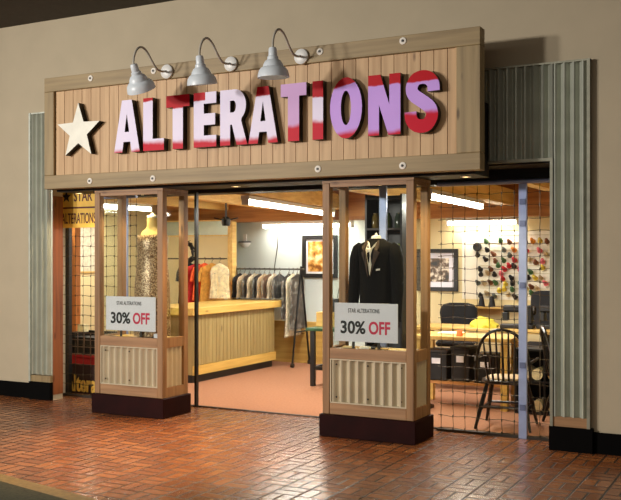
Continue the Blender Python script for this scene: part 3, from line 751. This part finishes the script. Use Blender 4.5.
# rolling rack by the wall
RY = 11.72; RX0, RX1 = at(236, 268, RY).x, at(301, 268, RY).x; RZ = 1.405
rk = thing('garment_rack', 'black wheeled garment rail by the white wall', 'rack', (RX0, RY, 0.002)); RW = RX1-RX0
MB().tube([(-.05, 0, RZ), (RW+.05, 0, RZ)], .013, 10).build('hanging_rail', mat('steel rail', (90, 92, 88), .3, .8), rk, smooth=True)
for xx in (0, RW):
    MB().tube([(xx, -.26, .05), (xx, 0, RZ+.03), (xx, .26, .05)], .016, 8).tube([(xx, -.19, .5), (xx, .19, .5)], .012, 8).build('end_frame', MT['black'], rk, smooth=True)
for xx in (0, RW):
    for yy in (-.26, .26): MB().lathe([(0, -.02), (.03, -.02), (.03, .02), (0, .02)], 14, Matrix.Translation((xx, yy, .031)) @ Matrix.Rotation(PI/2, 4, 'Y')).build('caster', MT['dark'], rk)
gl = [((18, 16, 20), .62, 'black garment first on the rail by the yellow post'), ((198, 178, 146), .6, 'beige bagged garment after the black one nearest the yellow post'), ((52, 36, 24), .6, 'dark brown bagged garment near the yellow post end of the rail'),
      ((206, 190, 160), .64, 'cream bagged garment between the dark brown and a black one'), ((20, 18, 22), .62, 'black bagged garment at mid rail above the counter'), ((186, 160, 124), .62, 'tan bagged garment just past mid rail'), ((96, 66, 42), .62, 'mid brown bagged garment just past mid rail'),
      ((190, 176, 150), .66, 'pale bagged garment before the charcoal ones on the rail'), ((26, 24, 26), .72, 'charcoal bagged garment hanging longer beside the counter end'), ((34, 30, 28), .7, 'near black bagged garment next to the longest pale one'), ((206, 196, 166), .95, 'long cream bagged gown hanging below the counter top'), ((48, 38, 30), .85, 'dark bagged garment last on the rail by the end frame')]
for k, (c, L, lb) in enumerate(gl):
    xx = RX0+.07+(-6.69-RX0-.07)*k/8 if k < 9 else RX1-(.2, .13, .06)[k-9]
    if k < 9: L = .41
    garment('bagged_garment', lb, 'garment', 'garments on the wheeled rail', .44, L, .042, c, (xx, RY, RZ-.0145), PI/2+random.uniform(-.03, .03), cover=k > 0, seed=k)
# shirts on the partition
prt = thing('wall_rail', 'short chrome rail on the cream partition holding orange shirts', 'rail', (-8.35, 11.25, 1.56))
MB().tube([(-.2, 0, 0), (1.0, 0, 0)], .01, 8).build('bar', MT['dark'], prt)
MB().tube([(-.1, .0, 0), (-.1, .3695, 0)], .008, 6).tube([(.8, .0, 0), (.8, .3695, 0)], .008, 6).build('bracket', MT['dark'], prt)
for k, (xx, c, lb, L) in enumerate([(-7.96, (20, 17, 22), 'black shirt hanging first on the partition rail', .72), (-7.84, (186, 34, 36), 'dark red shirt between black and orange shirts', .72), (-7.7, (236, 84, 36), 'bright orange shirt on the partition rail', .6), (-7.57, (206, 148, 60), 'mustard dark patterned shirt beside the orange one', .62)]):
    garment('hanging_shirt', lb, 'shirt', 'shirts on the partition rail', .4, L, .062, c, (xx, 11.25, 1.56-.013), PI/2-.5, sleeves=True, seed=k+20, m=MT['orange'] if k == 2 else None)
garment('bagged_dress', 'pale bagged dress between the orange shirts and the wheeled rail', 'dress', None, .3, .56, .1, (230, 218, 176), (-7.4, 11.2, 1.547), .3, cover=True, seed=40)
mr_ = thing('transom_mirror', 'long low mirror panel above the cream partition', 'mirror', (-8.99, 11.63, 1.92))
MB().box(.03, 1.46, 0, .02, 0, .21).build('mirror_glass', MT['mirror'], mr_)
MB().box(0, 1.48, -.005, .03, .2105, .23).box(0, 1.48, -.005, .03, -.018, -.0005).box(0, .0295, -.005, .03, 0, .21).build('border', MT['beam'], mr_)
hf = thing('hanging_fixture', 'black fixture hung on a rod above the counter', 'fixture', (at(226, 213, 10.2).x, 10.2, 2.06))
MB().tube([(0, 0, .06), (0, 0, .44)], .011, 8).build('rod', MT['black'], hf)
MB().lathe([(0, -.06), (.05, -.06), (.06, -.02), (.06, .03), (.03, .06), (0, .06)], 18).build('hub', MT['black'], hf, smooth=True)
for a in range(4):
    MB().bar((.05*math.cos(a*PI/2+.4), .05*math.sin(a*PI/2+.4), .02), (.16*math.cos(a*PI/2+.4), .16*math.sin(a*PI/2+.4), .045), .03, .015).build('arm', MT['black'], hf)
sc_ = at(245, 242, 12.09)
ws = thing('wall_sconce', 'half bowl dark rimmed sconce on the white wall', 'lamp', (sc_.x, 12.0995, sc_.z))
mb = MB().lathe([(0, -.09), (.05, -.08), (.09, -.04), (.1, 0), (.09, 0), (.0, -.07)], 20); 
bmesh.ops.delete(mb.bm, geom=[v for v in mb.bm.verts if v.co.y > 1e-4], context='VERTS'); mb.build('bowl', MT['white'], ws, smooth=True)
MB().tube([(.1*math.cos(a), -.1*math.sin(a)*.98-.001, 0) for a in [PI*k/14 for k in range(15)]], .011, 6).build('rim', MT['black'], ws)
MB().box(-.03, .03, -.02, 0, -.02, .12).build('wall_bracket', MT['white'], ws)
c0 = at(278, 231, 12.09); tag(MB().tube([(c0.x, 12.092, c0.z), (c0.x-.01, 12.092, 1.75), (c0.x-.06, 12.092, 1.45), (c0.x-.07, 12.092, 1.2)], .006, 6).build('power_cord', MT['dark']), 'thin dark cable running down the white wall', 'cable')

def picture(u0, v0, u1, v1, y, label, mm, mw, fw):
    a, b = at(u0, v0, y), at(u1, v1, y); W, H = b.x-a.x, a.z-b.z
    t = thing('framed_picture', label, 'picture', (a.x, y+.035, b.z))
    MB().box(0, W, -.035, -.0005, 0, fw).box(0, W, -.035, -.0005, H-fw, H).box(0, fw, -.035, -.0005, fw, H-fw).box(W-fw, W, -.035, -.0005, fw, H-fw).build('frame', MT['black'], t)
    MB().box(fw, W-fw, -.012, -.001, fw, H-fw).build('mat_board', MT['paper'], t)
    MB().box(fw+mw, W-fw-mw, -.016, -.0125, fw+mw, H-fw-mw).build('print', mm, t)
    return t
picture(302, 235.5, 337, 278, 12.06, 'black framed golden brown print on the white wall', picture_mat('golden print', [(120, 70, 24), (206, 150, 70), (236, 216, 170)]), .03, .06)
picture(416, 249, 457.5, 291.5, 12.06, 'black framed collage of dark photographs on the cream wall', picture_mat('photo collage', [(26, 20, 14), (90, 64, 34), (222, 210, 190)], 12), .075, .055)

# desk with green top by the jacket case
dk = thing('work_desk', 'black legged desk with green top half hidden by the jacket case', 'desk', (-5.25, 9.95, .002))
MB().box(-.04, .9, -.04, .55, .68, .715).build('desk_top', MT['greentop'], dk, bevel=.004)
for xx, yy in ((0, 0), (.8, 0), (0, .48), (.8, .48)): MB().bar((xx+.03, yy+.02, 0), (xx+.03, yy+.02, .679), .055, .05).build('leg', MT['black'], dk)
MB().box(.06, .8, .0, .03, .2, .24).box(.06, .8, .48, .51, .2, .24).box(.01, .05, .05, .48, .2, .24).build('stretcher', MT['black'], dk)
tag(MB().box(-5.27, -4.7, 10.15, 10.45, .7175, .9).build('wooden_box', MT['ply'], bevel=.006), 'yellow wooden box on the green topped desk', 'box')
mn = thing('radio', 'small black radio standing on the yellow wooden box', 'radio', (-5.2, 10.22, .9005))
MB().box(0, .2, 0, .12, 0, .17).build('cabinet', MT['black'], mn, bevel=.006); MB().tube([(.16, .06, .17), (.2, .06, .36)], .004, 6).build('aerial', MT['dark'], mn)

# dark shelf with jars behind the jacket case
SXa, SXb = at(367, 250, 8.25).x, at(404, 250, 8.25).x
sh = thing('jar_shelf', 'tall dark shelf unit standing behind the jacket case', 'shelf', (SXa, 8.2, .002)); SW = SXb-SXa
MB().box(0, .02, 0, .26, 0, 2.2).box(SW-.02, SW, 0, .26, 0, 2.2).build('side_board', MT['black'], sh)
MB().box(.0205, SW-.0205, .24, .26, 0, 2.2).build('rear_board', MT['black'], sh)
for k in range(8): MB().box(.0205, SW-.0205, 0, .2395, .05+.3*k, .07+.3*k).build('shelf_board', MT['dark'], sh)
jr0 = None; rnd = random.Random(5)
for k in range(4, 8):
    for j in range(3):
        if k == 7 : continue
        x = SXa+.07+j*(SW-.14)/2; z = .0725+.3*k; c = rnd.choice([(70, 84, 40), (120, 100, 50), (60, 70, 60), (150, 140, 90)])
        o = MB().lathe([(0, 0), (.042, 0), (.045, .01), (.045, .11), (.03, .13), (.03, .15), (0, .15)], 14).build('storage_jar', cmat(c, .15), loc=(x, 8.3, z), smooth=True)
        tag(o, '%s jar on the dark shelf behind the jacket, %s' % ({(70, 84, 40): 'olive', (120, 100, 50): 'mustard', (60, 70, 60): 'grey green', (150, 140, 90): 'straw'}[c], ['bottom row', 'second row', 'third row'][k-4]+[' near its open side', ' in the middle', ' at the far side'][j]), 'jar', 'jars on the dark shelf')

# ------------------------------------------------------------------ sewing corner
def windsor(loc, rz, label):
    t = thing('bow_back_chair', label, 'chair', loc, rz, 'bow back chairs')
    # faces +y; back toward -y
    R = []
    for z, g in ((.425, .93), (.432, 1), (.455, 1), (.462, .95)):
        R.append([(.23*g*math.cos(a)*(1.0-.08*math.sin(a)), .215*g*math.sin(a)+.02, z) for a in [2*PI*k/28 for k in range(28)]])
    MB().loft(R).build('seat', MT['chair'], t, smooth=True)
    R = [[(.2*g*math.cos(a), .185*g*math.sin(a)+.02, z) for a in [2*PI*k/28 for k in range(28)]] for z, g in ((.4625, 1), (.48, .98), (.488, .85))]
    p_ = MB().loft(R).build('seat_pad', MT['seat'], t, smooth=True); p_['label'] = 'tan seat pad'
    bow = []
    for k in range(25):
        a = PI*k/24; bow.append((-.245*math.cos(a)*(1+.12*math.sin(a)**2), -.17-.1*math.sin(a)**.8, .455+.5*math.sin(a)**.72))
    MB().tube(bow, .015, 8).build('bow', MT['chair'], t, smooth=True)
    for k in range(7):
        x = -.165+.055*k; f = x/.245; zt = .455+.5*max(0, (1-f*f*.82))**.36
        MB().tube([(x*.85, -.165, .45), (x*.95, -.2, .62), (x*1.05, -.25, zt)], [.009, .012, .007], 6).build('spindle', MT['chair'], t, smooth=True)
    MB().tube([(-.245, -.21, .64), (-.28, -.05, .665), (-.27, .1, .66)], .014, 8).tube([(.245, -.21, .64), (.28, -.05, .665), (.27, .1, .66)], .014, 8).build('arm_rail', MT['chair'], t, smooth=True)
    for sx in (-1, 1):
        for (ax, ay, bx_, by_) in ((.16, -.12, .25, -.23), (.16, .16, .24, .26)):
            MB().tube([(sx*ax, ay, .424), (sx*(ax+bx_)/2*1.0, (ay+by_)/2, .22), (sx*bx_, by_, 0)], [.017, .022, .013], 8).build('leg', MT['chair'], t, smooth=True)
    MB().tube([(-.205, -.175, .21), (.205, -.175, .21)], [.013, .013], 8).tube([(-.2, .21, .2), (.2, .21, .2)], .013, 8).tube([(-.2, -.17, .19), (-.2, .2, .19)], .012, 8).tube([(.2, -.17, .19), (.2, .2, .19)], .012, 8).build('stretcher', MT['chair'], t, smooth=True)
    return t
c1 = windsor((-2.37, 8.44, .002), .1, 'black bow back chair behind the grille post')
c1.scale = (1.0, 1.0, .97)
c2 = dup(c1, (-1.83, 8.72, .002), -1.2, 'black bow back chair half hidden by the corrugated jamb')

def sewing_table(loc, W, D, label, rz=0, H=.75):
    t = thing('sewing_table', label, 'table', loc, rz, 'sewing tables')
    MB().box(0, W, 0, D, H-.04, H).build('table_top', MT['ply'], t, bevel=.004)
    for xx in (.04, W-.11):
        for yy in (.04, D-.11): MB().box(xx, xx+.07, yy, yy+.07, 0, H-.041).build('leg', MT['oak'], t)
    MB().box(.111, W-.111, D-.1, D-.06, .3, .38).box(.05, .1, .111, D-.111, .3, .38).build('stretcher', MT['oak'], t)
    MB().box(.111, W-.111, .06, D-.1005, .24, .265).build('lower_shelf', MT['beamx'], t)
    return t
T1 = sewing_table((-3.65, 9.2, .002), 1.1, .55, 'pine sewing table nearest the bow back chairs')
T2 = sewing_table((-4.1, 10.35, .002), 2.3, .6, 'long pine sewing table under the thread spools')
# dark bins and cloth rolls below the near table
for k, (x, y, w_, h_, c, lb) in enumerate([(-3.5, 9.3, .24, .3, (20, 18, 20), 'black bin on the lower shelf of the near sewing table'), (-3.22, 9.32, .2, .34, (26, 22, 22), 'tall dark bin beside the black bin under the near table'), (-2.96, 9.3, .22, .28, (18, 16, 18), 'black bin under the chair end of the near table')]):
    o = thing('storage_bin', lb, 'bin', (x, y, .2685), 0, 'bins under the near sewing table')
    MB().box(0, w_, 0, .28, 0, h_).build('body', cmat(c), o, bevel=.008); MB().box(-.008, w_+.008, -.008, .288, h_+.0005, h_+.025).build('rim', MT['dark'], o)
    MB().box(w_*.3, w_*.7, -.006, -.0005, h_*.6, h_*.8).build('tag', MT['paper'], o)
rl0 = None; rnd = random.Random(9)
RC = [(222, 206, 160), (236, 230, 214), (196, 172, 120), (30, 28, 30), (210, 190, 150), (226, 214, 186)]
cu_ = thing('cubby_unit', 'low dark cubby unit behind the bow back chair', 'shelf', (-2.5, 9.2, .002))
MB().box(0, .9, .38, .4, 0, .66).build('rear_board', MT['black'], cu_)
for xx in (0, .29, .585, .88): MB().box(xx, xx+.02, 0, .379, 0, .66).build('divider', MT['black'], cu_)
for zz in (0.0, .32, .64):
    for a_, b_ in ((.0205, .2895), (.3105, .5845), (.6055, .8795)): MB().box(a_, b_, 0, .379, zz, zz+.02).build('shelf_board', MT['black'], cu_)
rows = ['lower', 'upper']; nms = {0: 'cream', 1: 'white', 2: 'tan', 3: 'black', 4: 'oatmeal', 5: 'ivory'}
for r_ in range(2):
    for cI in range(3):
        for j in range(2):
            ci = rnd.randrange(6); x = -2.5+.085+cI*.295+j*.13
            tag(MB().lathe([(0, 0), (.055, 0), (.058, .01), (.058, .3), (.02, .302), (0, .302)], 14, Matrix.Translation((0, .3, 0)) @ Matrix.Rotation(PI/2, 4, 'X')).build('fabric_roll', cmat(RC[ci]), loc=(x, 9.24, .0835+.32*r_), smooth=True),
                '%s fabric roll in the %s row of the cubby unit, %s' % (nms[ci], rows[r_], ['first', 'second', 'third', 'fourth', 'fifth', 'sixth'][cI*2+j]+' from its open end'), 'fabric roll', 'fabric rolls in the cubby unit')
# stool / pedal under the tables
pd = thing('foot_pedal', 'black foot pedal on the carpet under the near table', 'pedal', (-3.55, 8.86, .0025), .0)
MB().prism([(0, 0), (.3, 0), (.3, .03), (0, .09)], .2, lambda a, b, d_: (d_, a, b)).build('plate', MT['black'], pd); MB().box(.03, .17, .05, .25, .0905, .095).build('tread_mat', MT['white'], pd)
# office chairs
def office_chair(loc, rz, label, w_=.46, top=1.09):
    t = thing('office_chair', label, 'chair', loc, rz, 'black office chairs')
    R = [[((w_/2)*g*math.copysign(abs(math.cos(a))**.5, math.cos(a)), .04*math.copysign(abs(math.sin(a))**.7, math.sin(a)), z) for a in [2*PI*k/24 for k in range(24)]] for z, g in ((.62, .7), (.66, .9), (.85, 1), (top-.07, .95), (top-.02, .8), (top, .5))]
    MB().loft(R).build('backrest', MT['plastic_black'], t, loc=(0, .24, 0), smooth=True)
    MB().box(-.24, .24, -.22, .22, .44, .52).build('seat', MT['plastic_black'], t, bevel=.03)
    MB().tube([(0, .2, .46), (0, .29, .5), (0, .285, .72)], .02, 8).build('back_support', MT['black'], t)
    MB().tube([(0, 0, .1), (0, 0, .44)], .028, 10).build('gas_column', MT['dark'], t)
    for k in range(5):
        a = 2*PI*k/5; l_ = MB().tube([(0, 0, .1), (.28*math.cos(a), .28*math.sin(a), .075)], [.025, .016], 8).build('base_arm', MT['black'], t)
        MB().lathe([(0, -.015), (.03, -.015), (.03, .015), (0, .015)], 12, Matrix.Translation((.28*math.cos(a), .28*math.sin(a), .031)) @ Matrix.Rotation(PI/2, 4, 'X')).build('caster', MT['black'], l_)
    return t
p = at(542, 320, 11.3); office_chair((p.x, 11.35, .002), .0, 'black office chair beyond the table, close to the corrugated jamb', .44, 1.16)
p = at(455, 320, 11.3); office_chair((p.x, 11.35, .002), .2, 'black office chair beyond the table, below the framed collage', .5, .98)
# cloth heap and machines on the long table
mb = MB(); bmesh.ops.create_icosphere(mb.bm, subdivisions=3, radius=1)
for v in mb.bm.verts:
    q = v.co.copy(); nn = 1+.25*noise.noise(q*2.3)
    v.co = (q.x*.17*nn, q.y*.13*nn, max(-.0, q.z)*.12*nn)
p = at(482, 318, 10.55); tag(mb.build('cloth_heap', cmat((206, 190, 60)), loc=(p.x, 10.6, .7525), smooth=True), 'crumpled yellow green cloth on the long sewing table', 'cloth')
def sewing_machine(loc, rz, label):
    t = thing('sewing_machine', label, 'sewing machine', loc, rz, 'black sewing machines')
    MB().box(-.19, .19, -.09, .09, 0, .05).build('bed', MT['black'], t, bevel=.008)
    MB().box(.1, .18, -.06, .06, .0505, .27).build('pillar', MT['black'], t, bevel=.015)
    MB().box(-.17, .0995, -.05, .05, .19, .27).build('arm', MT['black'], t, bevel=.02)
    MB().box(-.17, -.1, -.045, .045, .09, .1895).build('needle_head', MT['black'], t, bevel=.01)
    MB().lathe([(0, 0), (.05, 0), (.055, .015), (.04, .03), (0, .03)], 16, Matrix.Translation((.181, 0, .21)) @ Matrix.Rotation(PI/2, 4, 'Y')).build('hand_wheel', MT['dark'], t)
    return t
p = at(497, 310, 10.6); sm1 = sewing_machine((p.x+.24, 10.62, .7525), .1, 'black sewing machine beside the yellow green cloth')
p = at(516, 310, 10.6); dup(sm1, (p.x+.42, 10.7, .7525), -.1, 'black sewing machine behind the blue grille post')
tag(MB().lathe([(0, 0), (.035, 0), (.03, .06), (.02, .07), (0, .07)], 12).build('pin_cushion', cmat((226, 120, 60)), loc=(-3.12, 9.3, .7525), smooth=True), 'orange pin cushion on the near sewing table', 'pin cushion')
tag(MB().box(-3.4, -3.15, 9.4, 9.6, .7525, .775).build('folded_fabric', cmat((236, 226, 190)), bevel=.005), 'cream folded fabric on the near sewing table', 'cloth')
# thread rack
pa, pb = at(462, 232, 12.08), at(556, 301, 12.08)
rk2 = thing('thread_rack', 'white pegboard with rows of wire pegs for thread', 'rack', (pa.x, 12.0995, pb.z)); W_, H_ = pb.x-pa.x, pa.z-pb.z
MB().box(0, W_, -.012, 0, 0, H_).build('mount_board', MT['pegw'], rk2)
mb = MB()
for k in range(9): z = H_*(k+.5)/9; mb.tube([(.25, -.018, z), (W_-.02, -.018, z)], .004, 5)
mb.build('wire_rows', cmat((206, 196, 160)), rk2)
K, Gn, R_, Br, Y_, P_, Gy, Tn, O_ = (18, 16, 20), (60, 106, 60), (196, 30, 44), (120, 70, 40), (226, 200, 70), (222, 110, 120), (90, 100, 96), (190, 170, 130), (226, 146, 50)
SPL = [(487.4, 250.5, K), (477.6, 255.4, K), (494, 255, Br), (486, 260, K), (495.5, 261.7, Br), (498, 266, Gn), (480.4, 269.7, K), (491, 269.7, Br), (480.7, 274.8, K), (488.5, 273.6, Tn), (494.4, 275, K),
       (478.3, 283.4, Gy), (484.6, 283.6, Tn), (491, 283.1, Br), (496, 283.4, Gn), (480.4, 296, K), (487.4, 294, Tn), (494.4, 296.7, Gy), (500.6, 241.2, Gn), (509.7, 242.6, Br), (504, 250.5, Gy), (514.6, 250.5, O_),
       (526.5, 251.2, R_), (540, 251, P_), (509.7, 256, Gy), (514.6, 260.6, R_), (504, 261, Gn), (509, 266.2, R_), (514, 266.6, K), (504.8, 269.8, R_), (501, 274, P_), (502.7, 279.3, R_), (511.8, 278.5, K), (512.5, 284, K),
       (512.5, 290, Gn), (504, 289.4, Y_), (505.4, 284.4, Y_), (530.7, 272.6, Gn), (528, 278.2, K), (535.6, 278.5, Y_), (541, 278.8, Tn), (526, 289, Y_), (531.7, 287.5, Br), (531.7, 293.5, Gn), (515.7, 297.7, K),
       (535.6, 263, Br), (542.6, 262, P_), (542.6, 268.2, Y_), (529, 260, Tn), (533, 241.6, O_), (540, 241.2, Y_), (547, 242, Br), (486, 242, Gn), (525.5, 242.4, Br), (499, 291, Y_), (508, 295, Tn), (537, 289, Tn), (546, 255, Tn), (546, 284, P_), (521, 246, R_), (520, 270, R_), (520, 283, Gn)]
CN = {K: 'black', Gn: 'green', R_: 'red', Br: 'brown', Y_: 'yellow', P_: 'pink', Gy: 'grey', Tn: 'tan', O_: 'orange'}
spm = MB().lathe([(0, 0), (.034, 0), (.034, .006), (.028, .01), (.02, .075), (.012, .08), (.012, .09), (0, .09)], 12).build('thread_spool', cmat(K))
rown = lambda v: 'top' if v < 246 else 'second' if v < 258 else 'third' if v < 268 else 'fourth' if v < 277 else 'fifth' if v < 287 else 'lowest'
ORD = 'first second third fourth fifth sixth seventh eighth'.split()
pegs = MB()
for i, (u, v, c) in enumerate(SPL):
    if i == 0: o = spm
    else: o = spm.copy(); COL.objects.link(o)
    o.location = at(u, v, 12.04); o.rotation_euler = (PI*.35, 0, random.uniform(-.3, .3)); o.location.y = 12.047
    if not any(q is not SPL[i] and abs(at(q[0], q[1], 12.04).x-o.location.x) < .07 and 0 < o.location.z-at(q[0], q[1], 12.04).z < .13 for q in SPL): pegs.tube([(o.location.x-rk2.location.x, -.012, o.location.z-.043-rk2.location.z), (o.location.x-rk2.location.x, -.075, o.location.z-.041-rk2.location.z)], .003, 5)
    k = sum(1 for q in SPL if q[2] == c and rown(q[1]) == rown(v) and q[0] < u)
    tag(o, '%s thread spool, %s pegboard row, %s %s one from the round black plate' % (CN[c], rown(v), ORD[k], CN[c]), 'thread spool', 'thread spools on the pegboard')
pegs.build('wire_pegs', cmat((206, 196, 160)), rk2)
# own mesh per colour so that every spool keeps its colour
cache = {}
for o, (u, v, c) in zip([q for q in COL.objects if q.name.startswith('thread_spool')], SPL):
    if c not in cache: me = spm.data.copy(); me.materials.clear(); me.materials.append(cmat(c)); cache[c] = me
    o.data = cache[c]
p = at(477.3, 247, 12.07); tag(MB().lathe([(0, 0), (.062, 0), (.062, .012), (.05, .02), (0, .014)], 20, Matrix.Rotation(PI/2, 4, 'X')).build('wall_plate_disc', MT['black'], loc=(p.x, 12.076, p.z)), 'round black plate on the white pegboard', 'plate').name = 'round_plate'
for k, (u, lb) in enumerate([(478.5, 'black thread cone on the ledge below the round plate'), (489, 'black thread cone on the ledge beside the sewing machine')]):
    p = at(u, 312, 11.8); o = tag(MB().lathe([(0, 0), (.05, 0), (.045, .02), (.025, .13), (.012, .14), (0, .14)], 14).build('thread_cone', cmat(K), loc=(p.x, 11.932, .9255), smooth=True), lb, 'thread cone', 'thread cones on the ledge')
ld = thing('wall_ledge', 'narrow pine ledge on the wall under the pegboard', 'shelf', (-4.0, 11.88, .9)); MB().box(0, 1.6, 0, .2195, 0, .025).build('board', MT['ply'], ld)
for xx in (.1, 1.5): MB().box(xx, xx+.03, .03, .2195, -.12, -.0005).build('bracket', MT['beam'], ld)

# ------------------------------------------------------------------ light of the concourse
W = bpy.data.worlds.new('world'); scene.world = W; W.use_nodes = True
bg = W.node_tree.nodes['Background']; bg.inputs[0].default_value = (1, .9, .76, 1); bg.inputs[1].default_value = .14
lamp('concourse_light', 'AREA', (-4.2, 2.8, 4.15), 120, (1, .9, .76), 7, (0, 0, 0), 2.2)
for lx in (-11.6, -9.4):  # unseen fill spots, added to light the shop front and sign from the left
    d_ = Vector((-4.6, 7.4, 2.0))-Vector((lx, -2.5, 3.7))
    lamp('facade_fill_spot', 'SPOT', (lx, -2.5, 3.7), 2000, (1, .94, .86), .38, d_.to_track_quat('-Z', 'Y').to_euler(), spot=75, blend=1.0)
lamp('can_light', 'SPOT', (-4.75, 6.0, 4.12), 1500, (1, .6, .26), .08, (0, 0, 0), spot=47, blend=.9)
for k, (x, y, e, c, lb) in enumerate([(-4.75, 7.47, 140, (1, .62, .26), 'small warm downlight in the black header between the two cases'), (-2.45, 7.47, 80, (1, .82, .46), 'small warm downlight in the header before the bow back chair'), (-6.75, 7.5, 55, (1, .76, .44), 'small warm downlight in the header by the hanging sign')]):
    t = thing('ceiling_downlight', lb, 'light', (x, y, 2.2715), 0, 'downlights in the header')
    MB().lathe([(.028, 0), (.045, 0), (.045, -.004), (.028, -.004), (.028, 0)], 20).build('trim_ring', MT['white'], t)
    MB().lathe([(0, 0), (.027, 0), (.027, -.002), (0, -.002)], 20).build('lens', mat('warm lens', (255, 214, 150), .3, var=0, emit=6), t)
    lamp('downlight', 'SPOT', (x, y, 2.262), e, c, .03, spot=140, blend=.8)

# ------------------------------------------------------------------ view
vs = scene.view_settings
vs.view_transform = 'Standard'; vs.look = 'None'; vs.gamma = 1; vs.exposure = 0.0; vs.use_curve_mapping = False
scene.cycles.max_bounces = 8; scene.cycles.transparent_max_bounces = 16
scene.cycles.use_denoising = True
